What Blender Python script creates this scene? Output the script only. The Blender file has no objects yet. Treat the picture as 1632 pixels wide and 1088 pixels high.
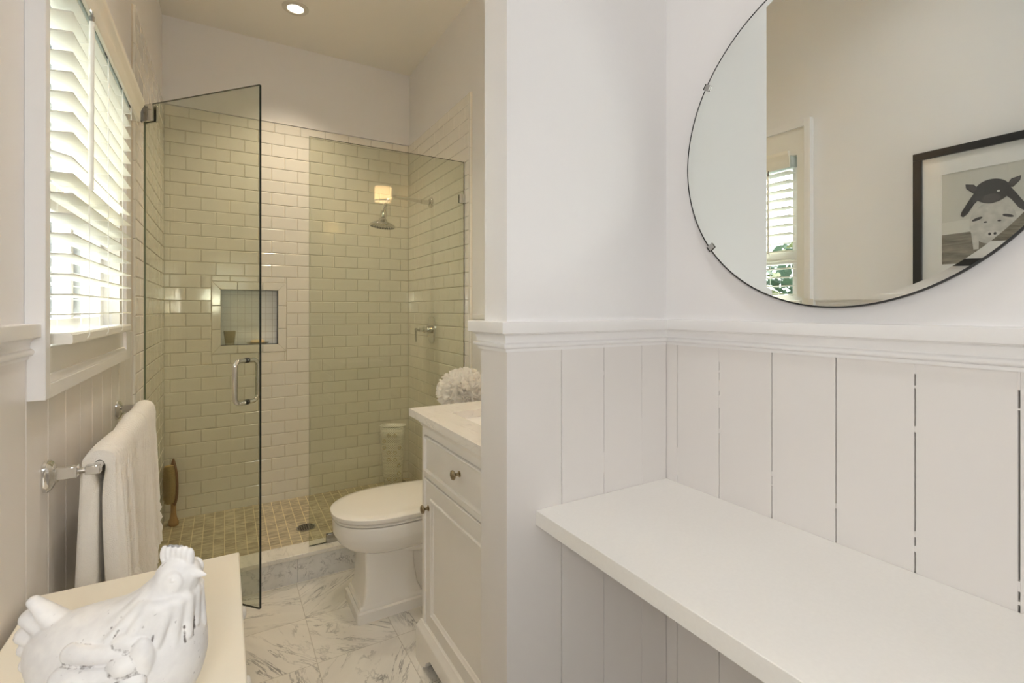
import bpy, bmesh, math, random
import numpy as np
from mathutils import Vector, Matrix

S = bpy.context.scene
C = S.collection
R = math.radians
PI = math.pi
random.seed(7)

# ------------------------------------------------------------------ camera
H = 1.28                      # eye height
F_PX = 782.0                  # focal length in pixels of the 1632 px wide frame
YAW = math.atan2(0.5054, 0.8629)
cam_d = bpy.data.cameras.new('camera')
cam = bpy.data.objects.new('camera', cam_d)
C.objects.link(cam)
cam.location = (0, 0, H)
cam.rotation_euler = (PI / 2, 0, -YAW)
cam_d.sensor_width = 36.0
cam_d.lens = 36.0 * F_PX / 1632.0
cam_d.shift_y = -50.5 / 1632.0
cam_d.clip_start = 0.02
S.camera = cam

# ------------------------------------------------------------------ world, exposure
w = bpy.data.worlds.new('world')
S.world = w
w.use_nodes = True
nt = w.node_tree
nt.nodes.clear()
wo = nt.nodes.new('ShaderNodeOutputWorld')
bg = nt.nodes.new('ShaderNodeBackground')
bg.inputs['Strength'].default_value = 7.0
tc = nt.nodes.new('ShaderNodeTexCoord')
sx = nt.nodes.new('ShaderNodeSeparateXYZ')
rp = nt.nodes.new('ShaderNodeValToRGB')
rp.color_ramp.elements[0].position = 0.0
rp.color_ramp.elements[0].color = (0.90, 0.93, 0.93, 1)
rp.color_ramp.elements[1].position = 0.6
rp.color_ramp.elements[1].color = (0.86, 0.93, 1.0, 1)
nt.links.new(tc.outputs['Generated'], sx.inputs[0])
nt.links.new(sx.outputs['Z'], rp.inputs[0])
nt.links.new(rp.outputs[0], bg.inputs['Color'])
nt.links.new(bg.outputs[0], wo.inputs[0])

S.view_settings.view_transform = 'Standard'
S.view_settings.look = 'None'
S.view_settings.gamma = 1.0
S.view_settings.use_curve_mapping = False
S.view_settings.exposure = 0.0
try:
    S.cycles.use_denoising = True
    S.cycles.max_bounces = 14
    S.cycles.diffuse_bounces = 7
    S.cycles.glossy_bounces = 7
    S.cycles.transparent_max_bounces = 24
    S.cycles.sample_clamp_indirect = 60.0
    S.cycles.use_adaptive_sampling = False
    S.cycles.blur_glossy = 0.0
    S.cycles.caustics_reflective = True
except Exception:
    pass


def area_lamp(name, loc, rot, sx_, sy_, watts, col):
    d = bpy.data.lights.new(name, 'AREA')
    d.shape = 'RECTANGLE'
    d.size = sx_
    d.size_y = sy_
    d.energy = watts
    d.color = col
    o = bpy.data.objects.new(name, d)
    C.objects.link(o)
    o.location = loc
    o.rotation_euler = rot
    return o


REAR_Y = -1.5
# the photographer's round soft light, just behind and beside the lens
d = bpy.data.lights.new('flash_lamp', 'AREA')
d.shape = 'DISK'
d.size = 0.22
d.energy = 5.2
d.color = (1.0, 0.985, 0.955)
o = bpy.data.objects.new('flash_lamp', d)
C.objects.link(o)
o.location = (-0.12, -0.14, 1.37)
o.rotation_euler = Vector((0.62, 0.78, -0.08)).to_track_quat('-Z', 'Y').to_euler()
# sun outside the blind-covered window on the left
sun_d = bpy.data.lights.new('sun', 'SUN')
sun_d.energy = 12.0
sun_d.angle = R(1.0)
sun_d.color = (1.0, 0.96, 0.88)
sun = bpy.data.objects.new('sun', sun_d)
C.objects.link(sun)
sun.location = (-4, 0, 6)
sun.rotation_euler = (Vector((0.55, 0.30, -1.0))).to_track_quat('-Z', 'Y').to_euler()

# ------------------------------------------------------------------ materials
MATS = {}


def new_mat(name):
    m = bpy.data.materials.new(name)
    m.use_nodes = True
    MATS[name] = m
    n = m.node_tree.nodes
    return m, n, m.node_tree.links, n['Principled BSDF']


def simple(name, col, rough=0.5, metal=0.0, noise=0.0, nscale=8.0, bump=0.0, bscale=60.0, coat=0.0, spec=0.5):
    m, n, l, p = new_mat(name)
    p.inputs['Base Color'].default_value = (*col, 1)
    p.inputs['Roughness'].default_value = rough
    p.inputs['Metallic'].default_value = metal
    p.inputs['Specular IOR Level'].default_value = spec
    if coat:
        p.inputs['Coat Weight'].default_value = coat
        p.inputs['Coat Roughness'].default_value = 0.08
    t = n.new('ShaderNodeTexCoord')
    if noise:
        a = n.new('ShaderNodeTexNoise')
        a.inputs['Scale'].default_value = nscale
        a.inputs['Detail'].default_value = 4
        l.new(t.outputs['Object'], a.inputs['Vector'])
        mx = n.new('ShaderNodeMix')
        mx.data_type = 'RGBA'
        mx.inputs[6].default_value = (*[c * (1 - noise) for c in col], 1)
        mx.inputs[7].default_value = (*[min(1, c * (1 + noise)) for c in col], 1)
        l.new(a.outputs['Fac'], mx.inputs[0])
        l.new(mx.outputs[2], p.inputs['Base Color'])
    if bump:
        b = n.new('ShaderNodeTexNoise')
        b.inputs['Scale'].default_value = bscale
        b.inputs['Detail'].default_value = 3
        l.new(t.outputs['Object'], b.inputs['Vector'])
        bn = n.new('ShaderNodeBump')
        bn.inputs['Strength'].default_value = bump
        bn.inputs['Distance'].default_value = 0.002
        l.new(b.outputs['Fac'], bn.inputs['Height'])
        l.new(bn.outputs[0], p.inputs['Normal'])
    return m


WALL = simple('wall_paint', (0.80, 0.785, 0.78), 0.55, noise=0.012, nscale=3, bump=0.08, bscale=90)
CEIL = simple('ceiling_paint', (0.82, 0.79, 0.73), 0.7, bump=0.06, bscale=90)
TRIM = simple('trim_paint', (0.80, 0.785, 0.775), 0.28, noise=0.012, nscale=5, bump=0.03, bscale=40)
BOARD = simple('board_paint_dimmed', (0.755, 0.725, 0.70), 0.32, noise=0.02, nscale=4, bump=0.06, bscale=30)  # darker than the wall paint: the dimmer light low down is in the colour
GAP = simple('board_gap', (0.04, 0.036, 0.033), 0.9)
TILE = simple('subway_tile', (0.805, 0.77, 0.695), 0.08, noise=0.02, nscale=2, bump=0.12, bscale=11)
GROUT = simple('tile_grout', (0.70, 0.63, 0.51), 0.8)
NICHE_TILE = simple('niche_mosaic', (0.80, 0.80, 0.74), 0.25)
CHROME = simple('chrome', (0.72, 0.71, 0.69), 0.08, 1.0)
CHROME_D = simple('brushed_chrome', (0.45, 0.44, 0.42), 0.2, 1.0)
BRASS = simple('antique_brass', (0.40, 0.33, 0.22), 0.22, 1.0, noise=0.3, nscale=60)
PORC = simple('porcelain', (0.85, 0.82, 0.77), 0.06, spec=0.6)
CAB = simple('cabinet_paint', (0.84, 0.81, 0.77), 0.3)
CHEST = simple('chest_paint', (0.86, 0.81, 0.70), 0.35, noise=0.015, nscale=6, bump=0.05, bscale=50)
QUARTZ = simple('counter_quartz', (0.86, 0.84, 0.80), 0.22, noise=0.03, nscale=160)
BLACK = simple('black_frame', (0.012, 0.012, 0.012), 0.35)
BACKM = simple('mirror_back', (0.02, 0.02, 0.02), 0.6)
BLIND = None
WOOD = simple('brush_wood', (0.42, 0.24, 0.09), 0.35, noise=0.3, nscale=40)
WOOD_D = simple('brush_back_wood', (0.20, 0.085, 0.03), 0.3, noise=0.3, nscale=40)
BRISTLE = simple('bristle', (0.50, 0.36, 0.15), 0.8, noise=0.35, nscale=300)
SOAP = simple('soap', (0.85, 0.68, 0.40), 0.4)
def petal_mat():
    m, n, l, p = new_mat('white_petals')
    p.inputs['Base Color'].default_value = (0.97, 0.95, 0.92, 1)
    p.inputs['Roughness'].default_value = 0.7
    tl = n.new('ShaderNodeBsdfTranslucent')
    tl.inputs[0].default_value = (0.97, 0.95, 0.92, 1)
    mx = n.new('ShaderNodeMixShader')
    mx.inputs[0].default_value = 0.5
    o = [x for x in n if x.type == 'OUTPUT_MATERIAL'][0]
    l.new(p.outputs[0], mx.inputs[1]); l.new(tl.outputs[0], mx.inputs[2])
    l.new(mx.outputs[0], o.inputs[0])
    return m


POM = petal_mat()
MATB = simple('mat_board', (0.82, 0.82, 0.80), 0.7)
PH_WALL = simple('print_wall', (0.62, 0.61, 0.55), 0.6)
PH_SKIRT = simple('print_skirting', (0.70, 0.69, 0.63), 0.6)
PH_FLOOR = None
PIG_D = simple('print_dark_piglet', (0.035, 0.03, 0.028), 0.6, noise=0.4, nscale=60)
PIG_D2 = simple('print_dark_ear', (0.075, 0.065, 0.06), 0.6)
PIG_L = simple('print_pale_pig', (0.60, 0.58, 0.53), 0.6, noise=0.4, nscale=45)
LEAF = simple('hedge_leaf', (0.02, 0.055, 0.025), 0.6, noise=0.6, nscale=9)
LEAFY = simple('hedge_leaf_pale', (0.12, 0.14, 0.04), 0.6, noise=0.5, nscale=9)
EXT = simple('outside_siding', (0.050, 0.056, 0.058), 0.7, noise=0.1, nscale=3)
EXT_T = simple('outside_trim', (0.13, 0.14, 0.14), 0.6)
EXT_G = simple('outside_paving', (0.68, 0.67, 0.63), 0.9)
DRAIN_D = simple('drain_dark', (0.02, 0.02, 0.02), 0.7)


def emis(name, col, strength):
    m = bpy.data.materials.new(name)
    m.use_nodes = True
    n = m.node_tree.nodes
    n.clear()
    o = n.new('ShaderNodeOutputMaterial')
    e = n.new('ShaderNodeEmission')
    e.inputs['Color'].default_value = (*col, 1)
    e.inputs['Strength'].default_value = strength
    m.node_tree.links.new(e.outputs[0], o.inputs[0])
    return m


LAMP_LENS = emis('lamp_lens', (1.0, 0.92, 0.80), 3.0)


def shade_mat():
    m = bpy.data.materials.new('linen_shade')
    m.use_nodes = True
    n = m.node_tree.nodes
    n.clear()
    o = n.new('ShaderNodeOutputMaterial')
    t = n.new('ShaderNodeBsdfTranslucent')
    t.inputs[0].default_value = (0.85, 0.66, 0.44, 1)
    d = n.new('ShaderNodeBsdfDiffuse')
    d.inputs[0].default_value = (0.85, 0.80, 0.70, 1)
    mx = n.new('ShaderNodeMixShader')
    mx.inputs[0].default_value = 0.45
    m.node_tree.links.new(t.outputs[0], mx.inputs[1])
    m.node_tree.links.new(d.outputs[0], mx.inputs[2])
    e = n.new('ShaderNodeEmission')     # the lit shade itself
    e.inputs[0].default_value = (1.0, 0.70, 0.38, 1)
    e.inputs[1].default_value = 5.0
    ad = n.new('ShaderNodeAddShader')
    m.node_tree.links.new(mx.outputs[0], ad.inputs[0])
    m.node_tree.links.new(e.outputs[0], ad.inputs[1])
    m.node_tree.links.new(ad.outputs[0], o.inputs[0])
    return m


SHADE_GLOW = shade_mat()


def glass(name, tint, ior=1.5, rough=0.0):
    m = bpy.data.materials.new(name)
    m.use_nodes = True
    n = m.node_tree.nodes
    l = m.node_tree.links
    n.clear()
    o = n.new('ShaderNodeOutputMaterial')
    mx = n.new('ShaderNodeMixShader')
    fr = n.new('ShaderNodeFresnel')
    fr.inputs['IOR'].default_value = ior
    # the same reflectance on the entering and the leaving face of the thin pane
    geo = n.new('ShaderNodeNewGeometry')
    vm = n.new('ShaderNodeVectorMath')
    vm.operation = 'SCALE'
    inv = n.new('ShaderNodeMath')
    inv.operation = 'MULTIPLY_ADD'
    inv.inputs[1].default_value = -2.0
    inv.inputs[2].default_value = 1.0
    tr = n.new('ShaderNodeBsdfTransparent')
    tr.inputs[0].default_value = (*tint, 1)
    gl = n.new('ShaderNodeBsdfGlossy')
    gl.inputs['Roughness'].default_value = rough
    lw = n.new('ShaderNodeLayerWeight')
    lw.inputs['Blend'].default_value = 0.5
    pw = n.new('ShaderNodeMath')
    pw.operation = 'POWER'
    pw.inputs[1].default_value = 5.0
    ma = n.new('ShaderNodeMath')
    ma.operation = 'MULTIPLY_ADD'
    ma.inputs[1].default_value = 0.96
    ma.inputs[2].default_value = 0.04
    l.new(lw.outputs['Facing'], pw.inputs[0])
    l.new(pw.outputs[0], ma.inputs[0])
    for x in (fr, geo, vm, inv):
        n.remove(x)
    l.new(ma.outputs[0], mx.inputs[0])
    l.new(tr.outputs[0], mx.inputs[1])
    l.new(gl.outputs[0], mx.inputs[2])
    l.new(mx.outputs[0], o.inputs[0])
    MATS[name] = m
    return m


SHOWER_GLASS = glass('shower_glass', (0.888, 0.90, 0.838))
WINDOW_GLASS = glass('window_glass', (0.96, 0.98, 0.97))
CUP_GLASS = glass('tumbler_glass', (0.90, 0.875, 0.80))
PIC_GLASS = glass('picture_glass', (0.98, 0.98, 0.98))
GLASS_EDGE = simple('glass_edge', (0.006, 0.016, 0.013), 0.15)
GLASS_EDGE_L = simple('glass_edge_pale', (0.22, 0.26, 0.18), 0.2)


def mirror_mat():
    m, n, l, p = new_mat('mirror_silver')
    p.inputs['Base Color'].default_value = (0.85, 0.88, 0.85, 1)
    p.inputs['Metallic'].default_value = 1.0
    p.inputs['Roughness'].default_value = 0.0
    return m


MIRROR = mirror_mat()


def ramp(n, stops):
    r = n.new('ShaderNodeValToRGB')
    e = r.color_ramp.elements
    while len(e) > 1:
        e.remove(e[-1])
    e[0].position, e[0].color = stops[0][0], (*stops[0][1], 1)
    for p, c in stops[1:]:
        k = e.new(p)
        k.color = (*c, 1)
    return r


def marble(name, base, vein, scale=1.0, tile=None, rough=0.12, rot_tiles=True, amount=1.0):
    """Carrara-like marble; tile = (size, x0, y0) puts a square joint grid in and turns the veins tile by tile."""
    m, n, l, p = new_mat(name)
    p.inputs['Roughness'].default_value = rough
    t = n.new('ShaderNodeTexCoord')
    vec = t.outputs['Object']
    joint = None
    if tile:
        sz, x0, y0 = tile
        off = n.new('ShaderNodeVectorMath'); off.operation = 'SUBTRACT'
        off.inputs[1].default_value = (x0, y0, 0)
        l.new(vec, off.inputs[0])
        dv = n.new('ShaderNodeVectorMath'); dv.operation = 'SCALE'
        dv.inputs['Scale'].default_value = 1 / sz
        l.new(off.outputs[0], dv.inputs[0])
        fl = n.new('ShaderNodeVectorMath'); fl.operation = 'FLOOR'
        l.new(dv.outputs[0], fl.inputs[0])
        frc = n.new('ShaderNodeVectorMath'); frc.operation = 'FRACTION'
        l.new(dv.outputs[0], frc.inputs[0])
        wn = n.new('ShaderNodeTexWhiteNoise'); wn.noise_dimensions = '2D'
        l.new(fl.outputs[0], wn.inputs['Vector'])
        ang = n.new('ShaderNodeMath'); ang.operation = 'MULTIPLY'; ang.inputs[1].default_value = 6.283
        l.new(wn.outputs['Value'], ang.inputs[0])
        vr = n.new('ShaderNodeVectorRotate'); vr.rotation_type = 'Z_AXIS'
        l.new(off.outputs[0], vr.inputs['Vector'])
        l.new(ang.outputs[0], vr.inputs['Angle'])
        ad = n.new('ShaderNodeVectorMath'); ad.operation = 'MULTIPLY_ADD'
        l.new(wn.outputs['Color'], ad.inputs[0])
        ad.inputs[1].default_value = (9, 9, 9)
        l.new(vr.outputs[0], ad.inputs[2])
        vec = ad.outputs[0]
        sp = n.new('ShaderNodeSeparateXYZ')
        l.new(frc.outputs[0], sp.inputs[0])
        pp = []
        for ax in (0, 1):
            s1 = n.new('ShaderNodeMath'); s1.operation = 'SUBTRACT'; s1.inputs[1].default_value = 0.5
            l.new(sp.outputs[ax], s1.inputs[0])
            a1 = n.new('ShaderNodeMath'); a1.operation = 'ABSOLUTE'
            l.new(s1.outputs[0], a1.inputs[0])
            pp.append(a1)
        mxm = n.new('ShaderNodeMath'); mxm.operation = 'MAXIMUM'
        l.new(pp[0].outputs[0], mxm.inputs[0]); l.new(pp[1].outputs[0], mxm.inputs[1])
        joint = n.new('ShaderNodeMath'); joint.operation = 'GREATER_THAN'
        joint.inputs[1].default_value = 0.5 - 0.0011 / sz
        l.new(mxm.outputs[0], joint.inputs[0])
    mp = n.new('ShaderNodeMapping')
    mp.inputs['Scale'].default_value = (scale * 1.15, scale * 0.30, scale * 1.15)
    mp.inputs['Rotation'].default_value = (0, 0, 0.5)
    l.new(vec, mp.inputs['Vector'])
    # soft clouds
    cl = n.new('ShaderNodeTexNoise'); cl.inputs['Scale'].default_value = 3.2; cl.inputs['Detail'].default_value = 6
    cl.inputs['Distortion'].default_value = 0.5
    l.new(mp.outputs[0], cl.inputs['Vector'])
    cr = ramp(n, [(0.40, (0, 0, 0)), (0.72, (1, 1, 1))])
    l.new(cl.outputs['Fac'], cr.inputs[0])
    # thin veins
    vn = n.new('ShaderNodeTexNoise'); vn.inputs['Scale'].default_value = 4.5; vn.inputs['Detail'].default_value = 8
    vn.inputs['Roughness'].default_value = 0.66; vn.inputs['Distortion'].default_value = 0.7
    l.new(mp.outputs[0], vn.inputs['Vector'])
    vv = ramp(n, [(0.476, (0, 0, 0)), (0.499, (1, 1, 1)), (0.503, (1, 1, 1)), (0.522, (0, 0, 0))])
    l.new(vn.outputs['Fac'], vv.inputs[0])
    vk = n.new('ShaderNodeTexNoise'); vk.inputs['Scale'].default_value = 6.0
    l.new(mp.outputs[0], vk.inputs['Vector'])
    vkr = ramp(n, [(0.40, (0, 0, 0)), (0.66, (1, 1, 1))])
    l.new(vk.outputs['Fac'], vkr.inputs[0])
    mu = n.new('ShaderNodeMath'); mu.operation = 'MULTIPLY'
    l.new(vv.outputs[0], mu.inputs[0]); l.new(vkr.outputs[0], mu.inputs[1])
    c1 = n.new('ShaderNodeMix'); c1.data_type = 'RGBA'
    mid = tuple(base[i] * 0.83 + vein[i] * 0.17 for i in range(3))
    c1.inputs[6].default_value = (*base, 1); c1.inputs[7].default_value = (*mid, 1)
    l.new(cr.outputs[0], c1.inputs[0])
    c2 = n.new('ShaderNodeMix'); c2.data_type = 'RGBA'
    c2.inputs[7].default_value = (*vein, 1)
    ma = n.new('ShaderNodeMath'); ma.operation = 'MULTIPLY'; ma.inputs[1].default_value = amount
    l.new(mu.outputs[0], ma.inputs[0])
    l.new(ma.outputs[0], c2.inputs[0]); l.new(c1.outputs[2], c2.inputs[6])
    out = c2.outputs[2]
    if joint:
        c3 = n.new('ShaderNodeMix'); c3.data_type = 'RGBA'
        c3.inputs[7].default_value = (0.50, 0.46, 0.40, 1)
        l.new(joint.outputs[0], c3.inputs[0]); l.new(out, c3.inputs[6])
        out = c3.outputs[2]
    l.new(out, p.inputs['Base Color'])
    return m


FLOOR_M = marble('floor_marble', (0.79, 0.755, 0.69), (0.22, 0.21, 0.20), 2.4, tile=(0.297, 0.29, 1.89), amount=0.9)
CURB_M = marble('curb_marble', (0.74, 0.73, 0.71), (0.20, 0.20, 0.21), 3.4, rough=0.15, amount=0.9)
TOP_M = marble('vanity_marble', (0.83, 0.79, 0.73), (0.45, 0.42, 0.40), 3.5, rough=0.1, amount=0.35)


def mosaic_floor():
    m, n, l, p = new_mat('shower_mosaic')
    p.inputs['Roughness'].default_value = 0.3
    t = n.new('ShaderNodeTexCoord')
    mp = n.new('ShaderNodeMapping')
    mp.inputs['Rotation'].default_value = (0, 0, PI / 2)
    l.new(t.outputs['Object'], mp.inputs['Vector'])
    b = n.new('ShaderNodeTexBrick')
    b.inputs['Color1'].default_value = (0.62, 0.55, 0.41, 1)
    b.inputs['Color2'].default_value = (0.48, 0.42, 0.30, 1)
    b.inputs['Mortar'].default_value = (0.82, 0.72, 0.46, 1)
    b.inputs['Scale'].default_value = 1.0
    b.inputs['Mortar Size'].default_value = 0.0019
    b.inputs['Mortar Smooth'].default_value = 0.1
    b.inputs['Brick Width'].default_value = 0.098
    b.inputs['Row Height'].default_value = 0.052
    l.new(mp.outputs[0], b.inputs['Vector'])
    # streaks running across the shower inside each tile
    m2 = n.new('ShaderNodeMapping'); m2.inputs['Scale'].default_value = (14, 55, 1)
    l.new(t.outputs['Object'], m2.inputs['Vector'])
    ns = n.new('ShaderNodeTexNoise'); ns.inputs['Scale'].default_value = 1.0; ns.inputs['Detail'].default_value = 5
    ns.inputs['Distortion'].default_value = 0.8
    l.new(m2.outputs[0], ns.inputs['Vector'])
    cr = ramp(n, [(0.38, (0.62, 0.60, 0.56)), (0.62, (1.06, 1.05, 1.02))])
    l.new(ns.outputs['Fac'], cr.inputs[0])
    mx = n.new('ShaderNodeMix'); mx.data_type = 'RGBA'; mx.blend_type = 'MULTIPLY'
    mx.inputs[0].default_value = 1.0
    l.new(b.outputs['Color'], mx.inputs[6]); l.new(cr.outputs[0], mx.inputs[7])
    m3 = n.new('ShaderNodeMix'); m3.data_type = 'RGBA'
    m3.inputs[7].default_value = (0.84, 0.74, 0.48, 1)
    l.new(b.outputs['Fac'], m3.inputs[0]); l.new(mx.outputs[2], m3.inputs[6])
    l.new(m3.outputs[2], p.inputs['Base Color'])
    bu = n.new('ShaderNodeBump'); bu.inputs['Strength'].default_value = 0.3; bu.inputs['Distance'].default_value = 0.002
    bu.invert = True
    l.new(b.outputs['Fac'], bu.inputs['Height'])
    l.new(bu.outputs[0], p.inputs['Normal'])
    return m


MOSAIC = mosaic_floor()


def niche_mosaic():
    m, n, l, p = new_mat('niche_mosaic_tile')
    p.inputs['Roughness'].default_value = 0.25
    t = n.new('ShaderNodeTexCoord')
    sp = n.new('ShaderNodeSeparateXYZ'); l.new(t.outputs['Object'], sp.inputs[0])
    cb = n.new('ShaderNodeCombineXYZ')
    ad = n.new('ShaderNodeMath'); ad.operation = 'ADD'
    l.new(sp.outputs['X'], ad.inputs[0]); l.new(sp.outputs['Y'], ad.inputs[1])
    l.new(ad.outputs[0], cb.inputs['X']); l.new(sp.outputs['Z'], cb.inputs['Y'])
    b = n.new('ShaderNodeTexBrick')
    b.offset = 0.0
    b.inputs['Color1'].default_value = (0.94, 0.95, 0.93, 1)
    b.inputs['Color2'].default_value = (0.89, 0.91, 0.89, 1)
    b.inputs['Mortar'].default_value = (0.62, 0.60, 0.55, 1)
    b.inputs['Scale'].default_value = 1.0
    b.inputs['Mortar Size'].default_value = 0.0009
    b.inputs['Brick Width'].default_value = 0.0405
    b.inputs['Row Height'].default_value = 0.0405
    l.new(cb.outputs[0], b.inputs['Vector'])
    l.new(b.outputs['Color'], p.inputs['Base Color'])
    return m


NICHE_TILE = niche_mosaic()


def blind_mat():
    m, n, l, p = new_mat('blind_slat')
    p.inputs['Base Color'].default_value = (0.86, 0.85, 0.80, 1)
    p.inputs['Roughness'].default_value = 0.4
    tl = n.new('ShaderNodeBsdfTranslucent')
    tl.inputs[0].default_value = (0.85, 0.84, 0.76, 1)
    mx = n.new('ShaderNodeMixShader')
    mx.inputs[0].default_value = 0.35
    o = [x for x in n if x.type == 'OUTPUT_MATERIAL'][0]
    l.new(p.outputs[0], mx.inputs[1]); l.new(tl.outputs[0], mx.inputs[2])
    l.new(mx.outputs[0], o.inputs[0])
    return m


BLIND = blind_mat()


def plank_print():
    m, n, l, p = new_mat('print_floor')
    p.inputs['Roughness'].default_value = 0.6
    t = n.new('ShaderNodeTexCoord')
    mp = n.new('ShaderNodeMapping'); mp.inputs['Scale'].default_value = (1, 9, 60)
    mp.inputs['Rotation'].default_value = (0.25, 0, 0)
    l.new(t.outputs['Object'], mp.inputs['Vector'])
    ns = n.new('ShaderNodeTexNoise'); ns.inputs['Scale'].default_value = 2.0; ns.inputs['Detail'].default_value = 4
    l.new(mp.outputs[0], ns.inputs['Vector'])
    cr = ramp(n, [(0.3, (0.13, 0.11, 0.08)), (0.7, (0.30, 0.27, 0.21))])
    l.new(ns.outputs['Fac'], cr.inputs[0])
    l.new(cr.outputs[0], p.inputs['Base Color'])
    return m


PH_FLOOR = plank_print()


def towel_mat():
    m, n, l, p = new_mat('towel_terry')
    p.inputs['Base Color'].default_value = (0.88, 0.84, 0.77, 1)
    p.inputs['Roughness'].default_value = 0.95
    p.inputs['Sheen Weight'].default_value = 0.3
    t = n.new('ShaderNodeTexCoord')
    ns = n.new('ShaderNodeTexNoise'); ns.inputs['Scale'].default_value = 420; ns.inputs['Detail'].default_value = 2
    l.new(t.outputs['Object'], ns.inputs['Vector'])
    b = n.new('ShaderNodeBump'); b.inputs['Strength'].default_value = 0.55; b.inputs['Distance'].default_value = 0.003
    l.new(ns.outputs['Fac'], b.inputs['Height']); l.new(b.outputs[0], p.inputs['Normal'])
    return m


TOWEL = towel_mat()


def hen_mat():
    m, n, l, p = new_mat('whitewashed_ceramic')
    p.inputs['Roughness'].default_value = 0.55
    t = n.new('ShaderNodeTexCoord')
    at = n.new('ShaderNodeAttribute'); at.attribute_name = 'wear'
    ns = n.new('ShaderNodeTexNoise'); ns.inputs['Scale'].default_value = 38; ns.inputs['Detail'].default_value = 5
    l.new(t.outputs['Object'], ns.inputs['Vector'])
    cr = ramp(n, [(0.35, (0.80, 0.79, 0.79)), (0.62, (0.90, 0.89, 0.88))])
    l.new(ns.outputs['Fac'], cr.inputs[0])
    # chipped dots
    n2 = n.new('ShaderNodeTexNoise'); n2.inputs['Scale'].default_value = 120; n2.inputs['Detail'].default_value = 2
    l.new(t.outputs['Object'], n2.inputs['Vector'])
    c2 = ramp(n, [(0.70, (0, 0, 0)), (0.78, (0.5, 0.5, 0.5))])
    l.new(n2.outputs['Fac'], c2.inputs[0])
    # worn strokes: attribute broken up by noise
    ad = n.new('ShaderNodeMath'); ad.operation = 'MULTIPLY_ADD'
    ad.inputs[1].default_value = 1.1; ad.inputs[2].default_value = -0.55
    n3 = n.new('ShaderNodeTexNoise'); n3.inputs['Scale'].default_value = 150; n3.inputs['Detail'].default_value = 3
    l.new(t.outputs['Object'], n3.inputs['Vector'])
    l.new(n3.outputs['Fac'], ad.inputs[0])
    sm = n.new('ShaderNodeMath'); sm.operation = 'ADD'
    l.new(ad.outputs[0], sm.inputs[0]); l.new(at.outputs['Fac'], sm.inputs[1])
    c3 = ramp(n, [(0.42, (0, 0, 0)), (0.75, (0.95, 0.95, 0.95))])
    l.new(sm.outputs[0], c3.inputs[0])
    mxx = n.new('ShaderNodeMath'); mxx.operation = 'MAXIMUM'
    l.new(c2.outputs[0], mxx.inputs[0]); l.new(c3.outputs[0], mxx.inputs[1])
    mx = n.new('ShaderNodeMix'); mx.data_type = 'RGBA'
    mx.inputs[7].default_value = (0.16, 0.14, 0.13, 1)
    l.new(mxx.outputs[0], mx.inputs[0]); l.new(cr.outputs[0], mx.inputs[6])
    l.new(mx.outputs[2], p.inputs['Base Color'])
    b = n.new('ShaderNodeBump'); b.inputs['Strength'].default_value = 0.25; b.inputs['Distance'].default_value = 0.002
    l.new(ns.outputs['Fac'], b.inputs['Height']); l.new(b.outputs[0], p.inputs['Normal'])
    return m


HEN = hen_mat()


def basket_mat():
    m, n, l, p = new_mat('perforated_enamel')
    p.inputs['Base Color'].default_value = (0.80, 0.77, 0.66, 1)
    p.inputs['Roughness'].default_value = 0.4
    uv = n.new('ShaderNodeTexCoord')
    sc = n.new('ShaderNodeVectorMath'); sc.operation = 'MULTIPLY'; sc.inputs[1].default_value = (76, 54, 0)
    l.new(uv.outputs['UV'], sc.inputs[0])
    sp = n.new('ShaderNodeSeparateXYZ'); l.new(sc.outputs[0], sp.inputs[0])
    fl = n.new('ShaderNodeMath'); fl.operation = 'FLOOR'; l.new(sp.outputs['Y'], fl.inputs[0])
    hf = n.new('ShaderNodeMath'); hf.operation = 'MULTIPLY_ADD'; hf.inputs[1].default_value = 0.5
    l.new(fl.outputs[0], hf.inputs[0]); l.new(sp.outputs['X'], hf.inputs[2])
    cb = n.new('ShaderNodeCombineXYZ'); l.new(hf.outputs[0], cb.inputs['X']); l.new(sp.outputs['Y'], cb.inputs['Y'])
    fr = n.new('ShaderNodeVectorMath'); fr.operation = 'FRACTION'; l.new(cb.outputs[0], fr.inputs[0])
    ds = n.new('ShaderNodeVectorMath'); ds.operation = 'DISTANCE'; ds.inputs[1].default_value = (0.5, 0.5, 0)
    l.new(fr.outputs[0], ds.inputs[0])
    lt = n.new('ShaderNodeMath'); lt.operation = 'LESS_THAN'; lt.inputs[1].default_value = 0.25
    l.new(ds.outputs['Value'], lt.inputs[0])
    mx = n.new('ShaderNodeMix'); mx.data_type = 'RGBA'
    mx.inputs[6].default_value = (0.88, 0.86, 0.80, 1)
    mx.inputs[7].default_value = (0.20, 0.16, 0.08, 1)
    l.new(lt.outputs[0], mx.inputs[0])
    l.new(mx.outputs[2], p.inputs['Base Color'])
    return m


BASKET = basket_mat()


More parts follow.
